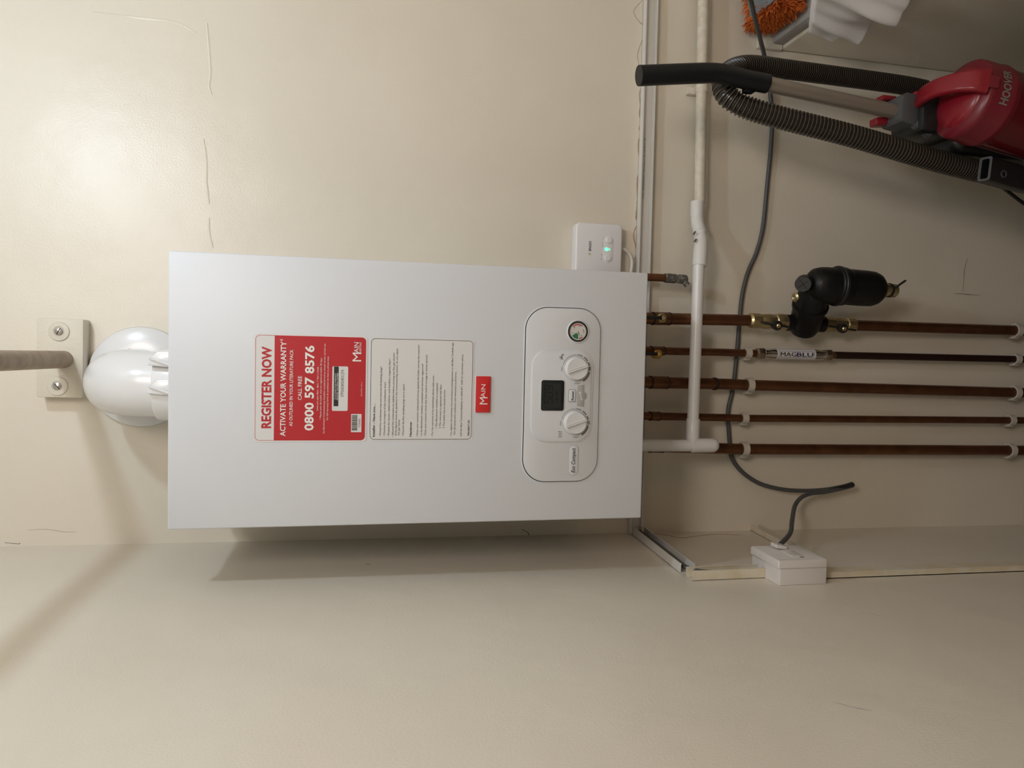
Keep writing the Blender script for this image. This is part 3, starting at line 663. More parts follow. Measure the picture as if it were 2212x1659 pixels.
# short capped pipe end, right
t = thing('copper_stub', 'short copper pipe stub with grey soldered end at the boiler bottom right', 'pipe', at_y(1440, 601, -0.05))
a, b, c = at_y(1380, 598, -0.05), at_y(1438, 600.5, -0.05), at_y(1484, 604, -0.05)
g = G(); g.tube([a+(a-b)*1.5, b], 0.0075, COPPER, n=18); g.obj('tube', t)
g = G(); ax = (c-b); L = ax.length; g.lathe([(0.0088, -0.002), (0.0092, 0.004), (0.0090, L*0.45), (0.0072, L*0.47), (0.0078, L*0.55), (0.0090, L*0.62), (0.0088, L*0.95), (0.0060, L)], b, ax, LEADED, n=18)
g.tube([c-ax*0.2, c-ax*0.1+Vector((-0.012, -0.004, -0.004))], 0.006, LEADED, n=10); g.obj('capped_end', t)

# pipe clips
def clip(label, p, r, loc_label=None):
    y = p.y; t = thing('pipe_clip', label, 'pipe clip', (p.x, 0, p.z), group='white clips holding the copper pipes')
    g = G(); n = 22; w = 0.0125; ri, ro = r+0.0006, r+0.0040; rings = []
    for k in range(n+1):
        a = math.radians(-62 + 304*k/n - 90 - 0)       # open towards the wall
        a = math.radians(-240 + 300*k/n) ; dx, dy = math.cos(a), math.sin(a)
        dx, dy = math.sin(math.radians(-150+300*k/n)), -math.cos(math.radians(-150+300*k/n))
        rings.append([Vector((p.x+rr*dx, y+rr*dy, p.z+zz)) for rr, zz in ((ri, -w/2), (ro, -w/2), (ro, w/2), (ri, w/2))])
    g.rings(rings, CLIP); g.obj('strap', t)
    g = G(); g.box((p.x-r*0.75, y+r+0.0004, p.z-w/2+0.004), (p.x+r*0.75, -0.0004, p.z+w/2+0.009), CLIP, bev=0.0015)
    g.box((p.x-r-0.0065, y-0.003, p.z-w/2+0.001), (p.x-r-0.0030, y+0.010, p.z+w/2+0.002), CLIP, bev=0.001)
    g.obj('base', t); return t
def near(P, px):
    return min((abs(_col(a.lerp(b, k/200))-px), k, a.lerp(b, k/200)) for a, b in zip(P, P[1:]) for k in range(201))[2]
clip('white clip on the thin pipe just above the chrome inhibitor', near(pipe2, 1614), 0.0075)
clip('white clip under the boiler on the thick middle pipe', near(pipe3, 1618), 0.011)
clip('white clip under the boiler on the thin pipe second from the side wall', near(pipe4, 1607), 0.0075)
clip('white clip under the boiler on the thick pipe nearest the side wall', near(pipe5, 1607), 0.011)
clip('white clip near the floor on the pipe below the black filter', near(pipe1, 2195), 0.011)
clip('white clip near the floor on the dark pipe below the chrome inhibitor', near(pipe2, 2195), 0.0075)
clip('white clip near the floor on the thick middle pipe', near(pipe3, 2192), 0.011)
clip('white clip near the floor on the thin pipe second from the side wall', near(pipe4, 2183), 0.0075)
clip('white clip near the floor on the thick pipe nearest the side wall', near(pipe5, 2182), 0.011)

# isolating valves under the boiler
for px, py, P, label, bm_, rr in ((1431, 687, pipe1, 'dull brass valve with black lever on the pipe above the magnetic filter', BRASS, 0.011), (1421.5, 765, pipe2, 'shiny brass valve with black lever on the pipe above the chrome inhibitor', BRASSB, 0.0075)):
    q = near(P, px); yv = q.y-rr-0.010; c = at_y(px, py, yv)
    t = thing('isolation_valve', label, 'valve', c)
    g = G(); g.lathe([(0.0088, -0.016), (0.0088, -0.001), (0.0080, 0.0), (0.0055, 0.0), (0.0050, -0.0012), (0.0035, -0.0012), (0.0030, 0.001), (0.0, 0.001)], c, (0, -1, 0), bm_, n=30, caps=(True, False)); g.obj('valve_body', t)
    g = G(); g.box(c+Vector((-0.0032, -0.0045, -0.0015)), c+Vector((0.0032, -0.0022, 0.045)), CABLEB, bev=0.001)
    g.obj('lever', t)
    g = G(); g.lathe([(0.0034, 0.0040), (0.0034, 0.0060), (0.0022, 0.0066), (0.0, 0.0060)], c, (0, -1, 0), bm_, n=18, caps=(True, False)); g.obj('screw', t)

# scale inhibitor in the thin pipe
a, b = near(pipe2, 1634), near(pipe2, 1796); ax = (b-a).normalized(); L = (b-a).length
t = thing('scale_inhibitor', 'chrome inline scale inhibitor with white lettered label', 'inhibitor', a)
g = G(); g.lathe([(0.0080, 0.014), (0.0098, 0.018), (0.0086, 0.024), (0.0104, 0.032), (0.0108, L-0.032), (0.0086, L-0.024), (0.0098, L-0.018), (0.0080, L-0.014)], a, ax, CHROME, n=32); g.obj('chrome_body', t)
for h in (0.0, L-0.019):
    g = G(); g.lathe([(0.0090, h), (0.0122, h+0.003), (0.0122, h+0.015), (0.0092, h+0.019)], a, ax, NUT, hexn=6); g.obj('compression_nut', t)
l0, l1 = near(pipe2, 1674), near(pipe2, 1756); LL = (l1-l0).length
g = G(); g.lathe([(0.0109, 0.0), (0.0112, 0.0002), (0.0112, LL-0.0002), (0.0109, LL)], l0, ax, LABELW, n=40, caps=(False, False))
su = Vector((1, 0, 0)); su = (su-ax*su.dot(ax)).normalized(); so = ax.cross(su)
if so.y > 0: so = -so
def FC(u, v, h, R=0.01135):                             # u down the pipe, v to the right round it
    th = v/R; return l0 + ax*u + (so*math.cos(th)+su*math.sin(th))*(R+h)
F5 = lambda u, v, h: FC(u, v-0.0045, h)
for du, hh in ((0.0, 0.0002), (0.0004, 0.00022), (0.0008, 0.00024)): g.text('MAG', F5, LL*0.07+du, 0.0, LL*0.40, 0.0082, INKGREY, 0.0, h=hh, cuts=8); g.text('BLU', F5, LL*0.49, 0.0, LL*0.43, 0.0082, INKBLUE, 0.018, h=0.0002, cuts=8)
def strip(u0, v0, u1, v1):
    n = 6
    for k in range(n):
        U = [u0+(u1-u0)*(k+j)/n for j in (0, 1)]; V = [v0+(v1-v0)*(k+j)/n for j in (0, 1)]
        if abs(u1-u0) > abs(v1-v0): g.face([F5(U[0], v0-0.0003, 0), F5(U[1], v0-0.0003, 0), F5(U[1], v0+0.0003, 0), F5(U[0], v0+0.0003, 0)], INKGREY)
        else: g.face([F5(u0-0.0003, V[0], 0), F5(u0+0.0003, V[0], 0), F5(u0+0.0003, V[1], 0), F5(u0-0.0003, V[1], 0)], INKGREY)
strip(LL*0.04, -0.0022, LL*0.04, 0.0102); strip(LL*0.04, 0.0102, LL*0.95, 0.0102); strip(LL*0.95, 0.0102, LL*0.95, -0.0022); strip(LL*0.04, -0.0022, LL*0.95, -0.0022)
g.obj('label_sleeve', t)

# ------------------------------------------------------------------ magnetic filter on the thick pipe
t = thing('magnetic_filter', 'black magnetic filter canister with brass valves on the thick right pipe', 'filter', near(pipe1, 1740))
def valve(px0, px1, flip):
    a, b = near(pipe1, px0), near(pipe1, px1); ax = (b-a); L = ax.length; g = G()
    prof = [(0.0118, 0.0), (0.0150, 0.004), (0.0150, L*0.28), (0.0132, L*0.30), (0.0148, L*0.38), (0.0158, L*0.55), (0.0140, L*0.68), (0.0160, L*0.70), (0.0172, L*0.78), (0.0172, L*0.96), (0.0120, L)]
    if flip: prof = [(r, L-h) for r, h in reversed(prof)]
    g.lathe(prof, a, ax, BRASS, n=12); v = g.obj('valve', t, angle=25)
    m = a+ax*(0.60 if not flip else 0.42)
    c = m+Vector((-0.008, -0.021, 0)); g = G()
    g.lathe([(0.0095, -0.006), (0.0100, 0.0), (0.0095, 0.004), (0.006, 0.005)], c, (-0.2, -1, 0.0), VBLACK, n=24)
    R = Matrix.Rotation(math.radians(6), 3, 'Y'); g.box(c+Vector((-0.0018, -0.003, -0.030)), c+Vector((0.0018, 0.003, 0.030)), VBLACK, bev=0.001, rot=R); g.obj('lever', v)
    g = G(); g.lathe([(0.0046, 0.004), (0.0046, 0.0075), (0.003, 0.009), (0.0, 0.0085)], c, (-0.2, -1, 0.0), BRASS, n=18, caps=(True, False)); g.obj('screw', v)
valve(1617, 1698, False); valve(1776, 1846, True)
p1, p2 = near(pipe1, 1697), near(pipe1, 1778); pm = p1.lerp(p2, 0.5)
FY = -0.118
ca, cb = at_y(1748, 613, FY), at_y(1905, 626, FY); ax = (cb-ca); L = ax.length
g = G(); g.tube([p1, p2], 0.0165, FILTERB, n=24)
neck = ca.lerp(cb, 0.10)
j0 = pm+Vector((-0.004, 0, 0)); j1 = j0.lerp(neck, 0.45)
g.tube([j0-(j1-j0).normalized()*0.016, j0-(j1-j0).normalized()*0.012, j0, j1], [0.020, 0.026, 0.0300, 0.0315], FILTERB, n=28); g.obj('pipe_block', t)
g = G(); dj = (neck-j1).normalized(); g.lathe([(0.0315, 0.0), (0.0345, 0.001), (0.0345, 0.007), (0.0310, 0.008)], j1, dj, FILTERB, n=32)
g.tube([j1+dj*0.007, j1.lerp(neck, 0.6), neck+ax.normalized()*0.012], [0.0310, 0.0290, 0.025], FILTERB, n=28); g.obj('swivel_joint', t)
g = G(); r = 0.0345
g.lathe([(0.012, -0.002), (0.022, 0.001), (0.030, 0.009), (r-0.001, 0.022), (r, 0.034), (r, L*0.76), (0.0338, L*0.85), (0.0300, L*0.92), (0.0225, L*0.975), (0.016, L)], ca, ax, FILTERB, n=48); g.obj('canister', t)
g = G(); k = L*0.36; g.lathe([(r, k-0.006), (r+0.0028, k-0.004), (r+0.0032, k+0.004), (r+0.0020, k+0.016), (r, k+0.022)], ca, ax, FILTERB, n=48)
g.lathe([(r+0.0030, k-0.001), (r+0.0042, k), (r+0.0042, k+0.004), (r+0.0030, k+0.005)], ca, ax, FILTERL, n=48); g.obj('locking_band', t, label='smooth black band round the canister')
c = at_y(1735, 614, FY-0.014); g = G(); dax = Vector((-0.25, -0.78, 0.62)).normalized()
g.lathe([(0.0155, -0.022), (0.0155, -0.002), (0.0140, 0.001), (0.0, 0.001)], c, dax, FILTERL, n=32, caps=(True, False))
e1 = dax.cross(Vector((0, 0, 1))).normalized(); e2 = dax.cross(e1)
for s in (1, -1):
    d = (e1+e2*s).normalized(); w = dax.cross(d)*0.0009; o_ = c+dax*0.0014
    g.face([o_+d*0.011+w, o_+d*0.011-w, o_-d*0.011-w, o_-d*0.011+w], BLACKGAP)
g.obj('cross_cap', t)
def seg_near(p, a, b):
    t = max(0, min(1, (p-a).dot(b-a)/(b-a).length_squared)); return a.lerp(b, t)
for k in range(200):                                    # seat the screw on the joint's surface
    c = at_y(1718, 642, -0.20+k*0.001); q = seg_near(c, j1, neck)
    if (c-q).length < 0.0335: break
g = G(); sax = ((c-q).normalized()*1.2+Vector((-0.2, -0.75, 0.62))).normalized(); g.lathe([(0.0085, -0.018), (0.0085, -0.003), (0.0095, -0.002), (0.0090, 0.001), (0.0050, 0.003), (0.0030, 0.0018), (0.0, 0.0018)], c, sax, BRASS, n=28, caps=(True, False)); g.obj('bleed_screw', t, label='round brass bleed screw')
g = G(); un = ax.normalized(); g.lathe([(0.0125, -0.003), (0.0125, 0.014), (0.0105, 0.015), (0.0105, 0.017), (0.0130, 0.018), (0.0132, 0.028), (0.0110, 0.031)], cb, un, BRASS, n=28); dv = g.obj('drain_valve', t)
g = G(); g.lathe([(0.0137, 0.0135), (0.0142, 0.0145), (0.0137, 0.0185)], cb, un, VBLACK, n=28); q = cb+un*0.016
e0 = at_y(1956, 606, FY-0.016); g.tube([q+Vector((0.002, -0.013, 0)), e0], 0.0032, VBLACK, n=10, flat=0.6); g.obj('strap', dv)

# ------------------------------------------------------------------ waste pipe and boiler outlet in white plastic
t = thing('painted_waste_pipe', 'cream painted waste pipe along the back wall below the trunking', 'pipe', at_y(1515, 200, -0.022))
a, b = at_y(1519, 0, -0.024), at_y(1511.5, 440, -0.028); d = (a-b)
g = G(); g.tube([a+d*((1.297-a.x)/d.x), b], 0.0106, PIPEP, n=24); g.obj('tube', t)
t = thing('waste_pipe_clip', 'painted clip holding the cream waste pipe behind the black vacuum grip', 'pipe clip', at_y(1505, 192, -0.022))
c = at_y(1516, 193, -0.024); g = G(); g.lathe([(0.0108, -0.007), (0.0128, -0.006), (0.0128, 0.006), (0.0108, 0.007)], c, d, PIPEP, n=24, caps=(False, False)); g.obj('strap', t)
g = G(); g.box((c.x-0.007, c.y+0.011, c.z-0.012), (c.x+0.007, -0.0004, c.z+0.024), PIPEP, bev=0.002); g.obj('base', t)
t = thing('condensate_pipe', 'white plastic pipe crossing in front of the copper pipes under the boiler', 'pipe', at_y(1505, 600, -0.09))
Pz = [(1506.5, 436, -0.029), (1505.5, 470, -0.031), (1508, 488, -0.037), (1513, 503, -0.048), (1514, 516, -0.055), (1515, 530, -0.064), (1513.5, 542, -0.073), (1511, 575, -0.078)]
Q = [at_y(*p) for p in Pz]
g = G(); g.tube(Q[0:2], 0.0131, PIPEW, n=28); g.tube([Q[1], Q[2], Q[3]], [0.0124, 0.0128, 0.0124], PIPEW, n=28); g.obj('coupling', t)
g = G(); g.tube([Q[3].lerp(Q[2], 0.2), Q[4].lerp(Q[5], 0.1)], 0.0116, PIPEW, n=28)
s0 = at_y(1501.5, 502, -0.058); g.obj('tube', t)
g = G(); g.tube([Q[4].lerp(Q[3], 0.2), Q[5].lerp(Q[4], 0.4), Q[5]], [0.0124, 0.0132, 0.0130], PIPEW, n=28); g.tube([Q[5].lerp(Q[4], 0.3), Q[6], Q[7]], [0.0129, 0.0136, 0.0136], PIPEW, n=28); g.obj('coupling', t)
for px, py, yy in ((1501, 503, -0.064), (1503, 519, -0.072)):
    c = at_y(px, py, yy); g = G(); g.box(c+Vector((-0.0035, -0.0004, -0.0012)), c+Vector((0.0035, 0.004, 0.0012)), SCUFF, bev=0.0004, rot=Matrix.Rotation(0.5, 3, 'Y')); g.obj('scuff', t)
e0, e1 = at_y(1509.5, 572, -0.078), at_y(1496, 930, -0.088)
g = G(); g.tube([e0, e1], 0.0110, PIPEW, n=28); g.obj('tube', t)
c0, c1 = at_y(1497.5, 905, -0.088), at_y(1496, 938, -0.088); tj = at_y(1496, 962.5, -0.100)
b0, b1 = at_y(1493, 963, -0.100), at_y(1553, 962, -0.100)
g = G(); g.tube([c0, c1, tj], [0.0128, 0.0128, 0.0128], PIPEW, n=28)
pp = [at_y(1494, 962.5, -0.100), at_y(1520, 962.2, -0.100)]; dd = (pp[1]-pp[0]).normalized(); r = 0.0134
tip = [at_y(1538, 962, -0.100)]; P = [pp[0], pp[1]] + [at_y(1538, 962, -0.100)+dd*(r*math.sin(k*PI/12)) for k in range(0, 7)]
R = [r, r] + [max(0.0004, r*math.cos(k*PI/12)) for k in range(0, 7)]
g.tube(P, R, PIPEW, n=28); g.obj('elbow', t)
u0 = at_y(1393, 962.5, -0.100); g = G(); g.tube([u0+(u0-pp[0])*0.9, at_y(1500, 962.5, -0.100)], 0.0112, PIPEW, n=28); g.obj('tube', t)

# ------------------------------------------------------------------ grey flex across the wall
def wire(name, label, cat, pts, r, m, k=6, flat=1.0):
    g = G(); g.tube(smooth_path([at_y(*p) for p in pts], k), r, m, n=12, flat=flat); return tag(g.obj(name), label, cat)
flex = thing('grey_flex', 'grey flex strung across the wall behind the pipes to the switch box', 'cable', at_y(1660, 330, -0.006))
g = G(); Pc = [Vector((1.2985, -0.14, 1.03)), Vector((1.14, -0.21, 1.00)), Vector((0.93, -0.235, 0.92))] + [at_y(*p) for p in ((1612, -40, -0.20), (1622, 0, -0.17), (1632, 45, -0.13), (1643, 88, -0.075), (1652, 125, -0.030), (1658, 165, -0.014), (1664, 205, -0.009), (1668, 250, -0.007), (1665, 320, -0.006), (1657, 400, -0.006), (1648, 490, -0.006),
    (1634, 545, -0.006), (1615, 590, -0.006), (1603, 640, -0.006), (1597, 700, -0.006), (1591, 770, -0.006), (1584, 835, -0.006), (1573, 885, -0.006), (1574, 930, -0.006), (1577, 965, -0.006), (1580, 985, -0.007), (1590, 1005, -0.009), (1612, 1027, -0.012), (1645, 1046, -0.016), (1690, 1057, -0.022), (1735, 1060, -0.028), (1780, 1058, -0.034), (1820, 1051, -0.040), (1841, 1045, -0.043))]
g.tube(smooth_path(Pc, 5), 0.0043, CABLEG, n=12)
e = at_x(1702, 1183, XL+0.03); e.y = max(e.y, -0.284)
Pd = [at_y(*p) for p in ((1842, 1049, -0.044), (1815, 1056, -0.043), (1780, 1063, -0.042), (1752, 1066, -0.044), (1731, 1075, -0.050))]
Pd += [at_x(1717, 1093, -0.225), at_x(1711, 1125, -0.238), at_x(1705, 1155, -0.250), Vector((XL+0.030, -0.2835, 0.878))]
g.tube(smooth_path(Pd, 5), 0.0043, CABLEG, n=12); g.obj('sheath', flex)
g = G(); q = [at_y(1790, 1060, -0.0385), at_y(1820, 1053, -0.0415), at_y(1843, 1046, -0.0440)]; g.tube(smooth_path(q, 4), 0.0062, VBLACK, n=12, flat=0.75); g.obj('tape_wrap', flex)

# ------------------------------------------------------------------ vacuum cleaner
vac = thing('vacuum_cleaner', 'red and black upright vacuum cleaner with ribbed hose and silver tube', 'vacuum cleaner', (0.50, -0.30, 0.0))
VY = -0.25
Pg = [at_y(1380, 163.5, VY), at_y(1450, 160.5, VY), at_y(1520, 158, VY), at_y(1548, 158.5, VY), at_y(1575, 163, VY), at_y(1610, 171.5, VY), at_y(1657, 181, VY)]
g = G(); g.tube(smooth_path(Pg, 4), [0.0163]*9+[0.0160]*8+[0.0157]*8, GRIP, n=28)
c = at_y(1622, 193, VY+0.008); g.box(c+Vector((-0.006, -0.006, -0.006)), c+Vector((0.008, 0.010, 0.012)), GRIP, bev=0.002); g.obj('handle_grip', vac)
g = G(); a, b = at_y(1650, 180, VY), at_y(1936, 242, VY); g.tube([a, b+(b-a)*0.06], 0.0126, TUBEM, n=28); g.obj('wand_tube', vac)
# bracket holding the tube
c = at_y(1946, 241, VY); axv = (b-a).normalized(); sx = Vector((1, 0, 0)); sx = (sx-axv*sx.dot(axv)).normalized(); sy = axv.cross(sx)
FV = frame(c, sx, axv, -sy if (-sy).y < 0 else sy)
g = G(); g.prism([(-0.0255, -0.012), (-0.0215, -0.016), (0.0190, -0.016), (0.0255, -0.008), (0.0265, 0.022), (-0.0275, 0.022)], FV, -0.026, 0.022, VGREY, bev=0.003); g.obj('bracket', vac, label='slate grey bracket clamping the tube')
g = G(); p = at_y(1908, 263, VY+0.02); g.box(p+Vector((-0.008, -0.010, -0.020)), p+Vector((0.006, 0.012, 0.020)), VRED, bev=0.003, rot=Matrix.Rotation(-0.10, 3, 'Y')); g.obj('red_catch', vac); g = G(); p = at_y(1918, 214, VY+0.02); g.box(p+Vector((-0.004, -0.008, -0.012)), p+Vector((0.004, 0.012, 0.016)), VRED, bev=0.002); g.obj('red_catch', vac)
# dust canister: rim, lid, carry handle
VC = Vector((0.509, -0.325, 0.0)); ZT = 0.590; lean = Vector((-0.17, -0.02, -1)).normalized(); top = VC+Vector((0, 0, ZT)); AX = -lean
g = G()
g.lathe([(0.0580, -0.062), (0.0645, -0.058), (0.0660, -0.050), (0.0665, -0.047), (0.0652, -0.044), (0.0648, -0.012), (0.0640, -0.006), (0.0610, -0.002), (0.0490, 0.002)], top, AX, VREDL, n=64, caps=(True, False))
g.lathe([(0.0492, 0.002), (0.0480, 0.0035), (0.0430, 0.007), (0.0300, 0.012), (0.0, 0.0145)], top, AX, VRED, n=64, caps=(False, False)); lid = g.obj('canister_lid', vac)
ux = Vector((1, 0, 0)); ux = (ux-AX*ux.dot(AX)).normalized(); uf = AX.cross(ux); uf = uf if uf.y < 0 else -uf     # uf: towards the viewer
def FH(u, v, h):                                        # wraps lettering round the rim's front
    R = 0.0652+h; th = u/R+0.10; return top + AX*(v) + (ux*math.sin(th)+uf*math.cos(th))*R
g = G(); g.text('HOOVER', FH, 0, -0.0370, 0.060, 0.0155, SILVERINK, 0.035, h=0.0006, align='C'); g.obj('lettering', lid)
def strap(g, P, side, W, T, m, n=5):                     # a wide, flat, round-edged strap swept along P
    rings = []
    for k, p in enumerate(P):
        t = (P[min(k+1, len(P)-1)]-P[max(k-1, 0)]).normalized(); sd = (side-t*side.dot(t)).normalized(); nn = t.cross(sd)
        w, h = W[k], T[k]; rings.append([p+sd*u+nn*v for u, v in rrect(w, h, h*0.42, n)])
    g.rings(rings, m)
hx = ux*0.006
Ph = smooth_path([top+uf*(-0.082)+AX*0.004+hx, top+uf*(-0.070)+AX*0.026+hx, top+uf*(-0.040)+AX*0.041+hx, top+uf*(-0.005)+AX*0.045+hx, top+uf*0.030+AX*0.036+hx, top+uf*0.052+AX*0.020+hx, top+uf*0.060+AX*0.002+hx], 5)
n = len(Ph)
g = G(); strap(g, Ph, ux, [0.030+0.010*(k/(n-1))**3 for k in range(n)], [0.013]*n, VRED); hnd = g.obj('carry_handle', vac)
Pb = smooth_path([top+uf*(-0.092)+AX*0.006+hx, top+uf*(-0.083)+AX*0.022+hx, top+uf*(-0.066)+AX*0.037+hx, top+uf*(-0.054)+AX*0.042+hx], 4)
g = G(); strap(g, Pb, ux, [0.026]*len(Pb), [0.012]*len(Pb), mat('button_red', (0.32, 0.014, 0.024), 0.4)); g.obj('release_button', hnd)
g = G(); q0 = top+uf*0.0635+AX*0.001+hx; strap(g, [q0+AX*0.016+uf*(-0.006), q0, q0-AX*0.012+uf*0.003], ux, [0.016, 0.020, 0.020], [0.006]*3, VREDL); g.obj('handle_foot', hnd)
g = G(); low = top+lean*0.50
g.lathe([(0.0632, 0.055), (0.0625, 0.20), (0.0615, 0.36), (0.0615, 0.40)], top, lean, VREDC, n=56); g.obj('dust_canister', vac)
# black spine and floor head
g = G()
sp = top+Vector((0, 0.085, 0))
g.box((sp.x-0.070, -0.275, 0.09), (sp.x+0.050, -0.165, 0.545), VBLACK, bev=0.018, seg=3)
g.box((sp.x-0.045, -0.285, 0.50), (sp.x+0.032, -0.20, 0.625), VBLACK, bev=0.010, seg=2)
g.box((sp.x-0.075, -0.42, 0.08), (sp.x+0.055, -0.19, 0.20), VBLACK, bev=0.020, seg=3); g.obj('motor_housing', vac)
g = G(); p = at_y(1995, 276, -0.270); g.box(p+Vector((-0.009, -0.004, -0.020)), p+Vector((0.008, 0.010, 0.018)), VGREY, bev=0.003, rot=Matrix.Rotation(0.5, 3, 'Y')); g.obj('grey_latch', vac)
g = G(); g.box((sp.x-0.16, -0.60, 0.004), (sp.x+0.13, -0.27, 0.085), VBLACK, bev=0.022, seg=3); g.obj('floor_head', vac)
for s in (-1, 1):
    g = G(); g.lathe([(0.05, -0.014), (0.055, -0.01), (0.055, 0.01), (0.05, 0.014)], (sp.x-0.012+s*0.075, -0.215, 0.055), (1, 0, 0), VBLACK, n=36); g.obj('wheel', vac)
# ribbed hose hung over the grip
Hp = [(1996, 193, -0.150), (1950, 184, -0.150), (1880, 174, -0.152), (1790, 162, -0.155), (1700, 150, -0.160), (1640, 142, -0.165), (1606, 142, -0.172), (1582, 150, -0.183), (1566, 166, -0.196), (1562, 186, -0.207), (1572, 208, -0.216), (1600, 227, -0.224), (1645, 243, -0.230),
      (1700, 258, -0.236), (1760, 273, -0.242), (1830, 291, -0.248), (1900, 311, -0.252), (1980, 335, -0.254), (2060, 357, -0.254), (2130, 374, -0.250), (2200, 392, -0.245), (2290, 408, -0.24)]
base = resample(smooth_path([at_y(*p) for p in Hp], 10), 0.0004)
pts = []; rad = []; mf = []; i = 0; N = len(base)
while i < N-20:
    f = i/N; pitch = 0.0046 if f < 0.26 else (0.0046+0.0022*min(1, (f-0.26)/0.12) if f < 0.62 else 0.0068-0.0018*(f-0.62)/0.38)
    R0 = 0.0172 if f < 0.30 else min(0.0192, 0.0172+0.002*(f-0.30)/0.1); st = int(pitch/0.0004)
    for q, rr in ((0, R0), (0.22, R0), (0.42, R0-0.0030), (0.80, R0-0.0030)):
        pts.append(base[min(N-1, i+int(q*st))]); rad.append(rr); mf.append(q)
    i += st
g = G(); ir = g.mi(HOSERIB); ih = g.mi(HOSE)
g.tube(pts, rad, HOSE, n=20, mfun=lambda k: ir if k % 4 == 0 else ih); g.obj('ribbed_hose', vac, angle=50)
# crevice tool clipped to the side, with its oblong mouth
a, b = at_y(2128, 365, -0.315), at_y(2262, 402, -0.30); dz = (b-a).normalized(); sx = Vector((1, 0, 0)); sx = (sx-dz*sx.dot(dz)).normalized(); sy = dz.cross(sx); sy = sy if sy.y < 0 else -sy
FT2 = lambda u, v, h: a + sx*u + sy*v + dz*h
outer = rrect(0.041, 0.021, 0.004, 4); inner = rrect(0.034, 0.013, 0.003, 4); Lc = (b-a).length*1.6
g = G(); n = len(outer)
rings = [[FT2(u, v, h+0.18*v) for u, v in P] for P, h in ((inner, 0.05), (inner, 0.0), (outer, 0.0), (outer, Lc))]
g.rings(rings, VBLACK)
g.rings([[FT2(u, v, 0.18*v+hh) for u, v in P] for P, hh in ((outer, 0.0012), (outer, -0.0008), (inner, -0.0008), (inner, 0.0012))], VGREY, caps=(False, False))
cc = FT2(-0.005, 0.0105, 0.030); g.lathe([(0.0065, 0), (0.0065, 0.0012), (0.0045, 0.0012), (0.0045, 0.0)], cc, sy, VGREY, n=24); g.obj('crevice_tool', vac)
g = G(); P = [at_y(*p) for p in ((2130, 385, -0.24), (2152, 394, -0.22), (2175, 412, -0.20), (2212, 440, -0.17), (2260, 470, -0.12))]; P += [Vector((P[-1].x-0.02, -0.10, 0.06)), Vector((P[-1].x-0.03, -0.10, 0.004))]
g.tube(smooth_path(P, 6), 0.0034, CABLEB, n=10); g.obj('power_cord', vac)

# ------------------------------------------------------------------ duster, pad and cloth on the ledge
g = G(); g.box((0.702, -0.145, 0.7312), (0.90, -0.014, 0.757), GREYPAD, bev=0.003); o = g.obj('folded_pad'); tag(o, 'grey pad lying on the ledge under the orange duster', 'pad')
t = thing('fluffy_duster', 'fluffy orange microfibre duster on the ledge behind the grey flex', 'duster', (0.80, -0.085, 0.757))
dc = Vector((0.812, -0.082, 0.797)); half = Vector((0.098, 0.056, 0.028))
g = G(); g.box(dc-half, dc+half, FURD, bev=0.024, seg=4); g.obj('body', t)
g = G(); rnd = random.Random(5)
for k in range(9000):
    d = Vector((rnd.gauss(0, 1), rnd.gauss(0, 1), rnd.gauss(0, 1))).normalized()
    s = 1/max(abs(d.x), abs(d.y), abs(d.z)); e = Vector((max(-0.92, min(0.92, d.x*s)), max(-0.92, min(0.92, d.y*s)), max(-0.9, min(0.9, d.z*s))))
    if d.z < -0.75*max(abs(d.x), abs(d.y)) - 0.2: continue
    if e.x > 0.35 and rnd.random() < 0.6: continue
    p = dc + Vector((e.x*half.x, e.y*half.y, e.z*half.z)); L = rnd.uniform(0.010, 0.019)
    nrm = Vector((d.x*0.9, d.y*0.9, d.z*0.8)).normalized()
    tip = p + (nrm + Vector((rnd.uniform(-.55, .55), rnd.uniform(-.55, .55), rnd.uniform(-.75, .35)))).normalized()*L
    if tip.y > -0.004: tip.y = -0.004
    if tip.z < 0.759: tip.z = 0.759
    w = (tip-p).cross(Vector((rnd.gauss(0, 1), rnd.gauss(0, 1), rnd.gauss(0, 1)))).normalized()*rnd.uniform(0.0008, 0.0014); mid = p.lerp(tip, 0.6)+w*0.4
    g.face([p+w, p-w, mid-w*0.9, mid+w*0.9], FUR if rnd.random() < 0.75 else FURD); g.face([mid+w*0.9, mid-w*0.9, tip], FUR)
g.obj('pile', t, smooth=False, kind='stuff')
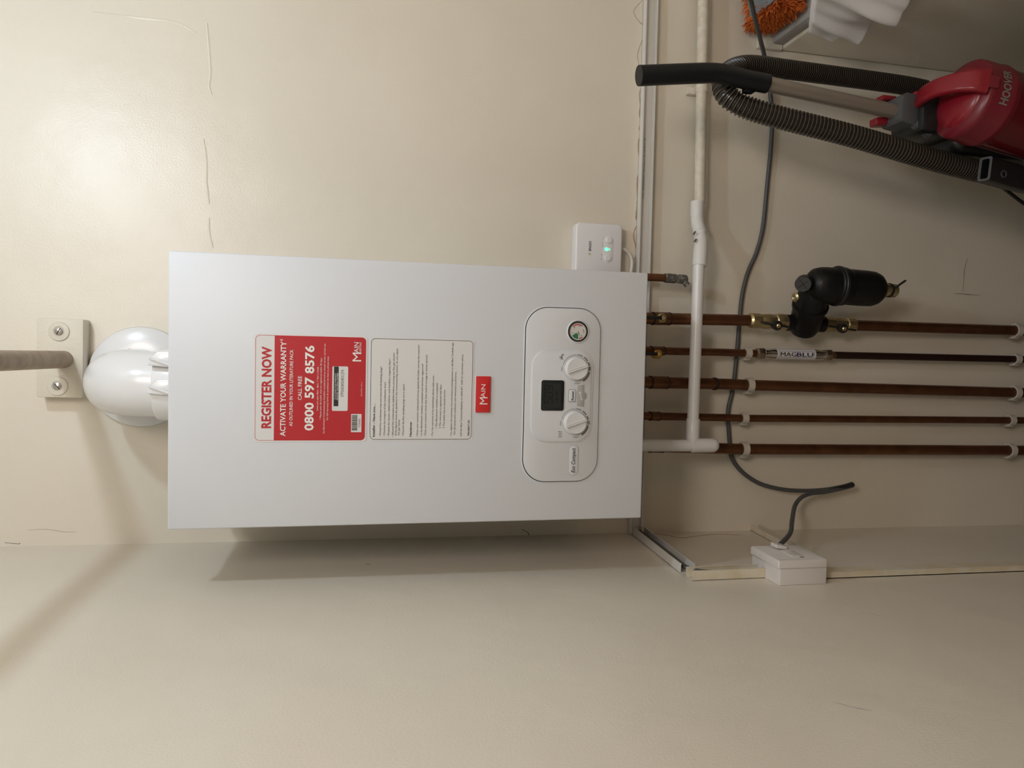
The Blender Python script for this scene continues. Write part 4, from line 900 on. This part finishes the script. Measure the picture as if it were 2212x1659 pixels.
p = at_y(1643, 4, -0.10); g = G(); g.box(p+Vector((-0.012, -0.04, -0.010)), p+Vector((0.09, 0.05, 0.006)), GREYBACK, bev=0.004, rot=Matrix.Rotation(-0.25, 3, 'Y')); g.obj('grey_backing', t)

g = G(); nu, nv = 44, 30; grid = []
hem = [(-0.092, 0.690), (-0.105, 0.680), (-0.130, 0.655), (-0.165, 0.652), (-0.200, 0.655), (-0.235, 0.653), (-0.275, 0.655), (-0.33, 0.665), (-0.40, 0.67)]
def hemz(y):
    for (y0, z0), (y1, z1) in zip(hem, hem[1:]):
        if y1 <= y <= y0: return z0+(z1-z0)*(y-y0)/(y1-y0)
    return hem[0][1] if y > hem[0][0] else hem[-1][1]
for i in range(nu+1):
    row = []
    for j in range(nv+1):
        s = i/nu; tt = j/nv; y = -0.102-0.27*s
        y_ = y - 0.012*(1-tt)*(1-s)                        # the top gathers away from the duster
        fold = 0.007*math.sin(s*17+tt*2.0)+0.004*math.sin(s*37+1.3+tt*4)+0.003*math.sin(s*9-tt*7)
        rise = min(1, s*2.0); zt = 0.737+0.075*rise
        if tt < 0.40:
            q = tt/0.40; x = 0.700+0.16*min(1, s*3)*(1-q); z = 0.742+(zt-0.742)*q**0.7+0.016*math.sin(q*PI)*rise+fold*0.8*rise*q if s > 0.02 else zt
        else:
            q = (tt-0.40)/0.60; x = 0.690-0.010*math.sin(q*PI*0.6)+fold*(0.3+1.5*q)-0.004; z = zt+(hemz(y)-zt)*q+0.004*math.sin(s*21)*q
            x = min(x, 0.691)
        row.append(Vector((x, y_, z)))
    grid.append(row)
vv = [[g.bm.verts.new(p) for p in r] for r in grid]; mi = g.mi(CLOTH)
for i in range(nu):
    for j in range(nv):
        f = g.bm.faces.new((vv[i][j], vv[i+1][j], vv[i+1][j+1], vv[i][j+1])); f.material_index = mi
o = g.obj('white_cloth', angle=180); tag(o, 'crumpled white cotton cloth draped over the ledge edge beside the orange duster', 'cloth')
md = o.modifiers.new('thickness', 'SOLIDIFY'); md.thickness = 0.002; md.offset = 0
md = o.modifiers.new('smooth', 'SUBSURF'); md.levels = 1; md.render_levels = 1
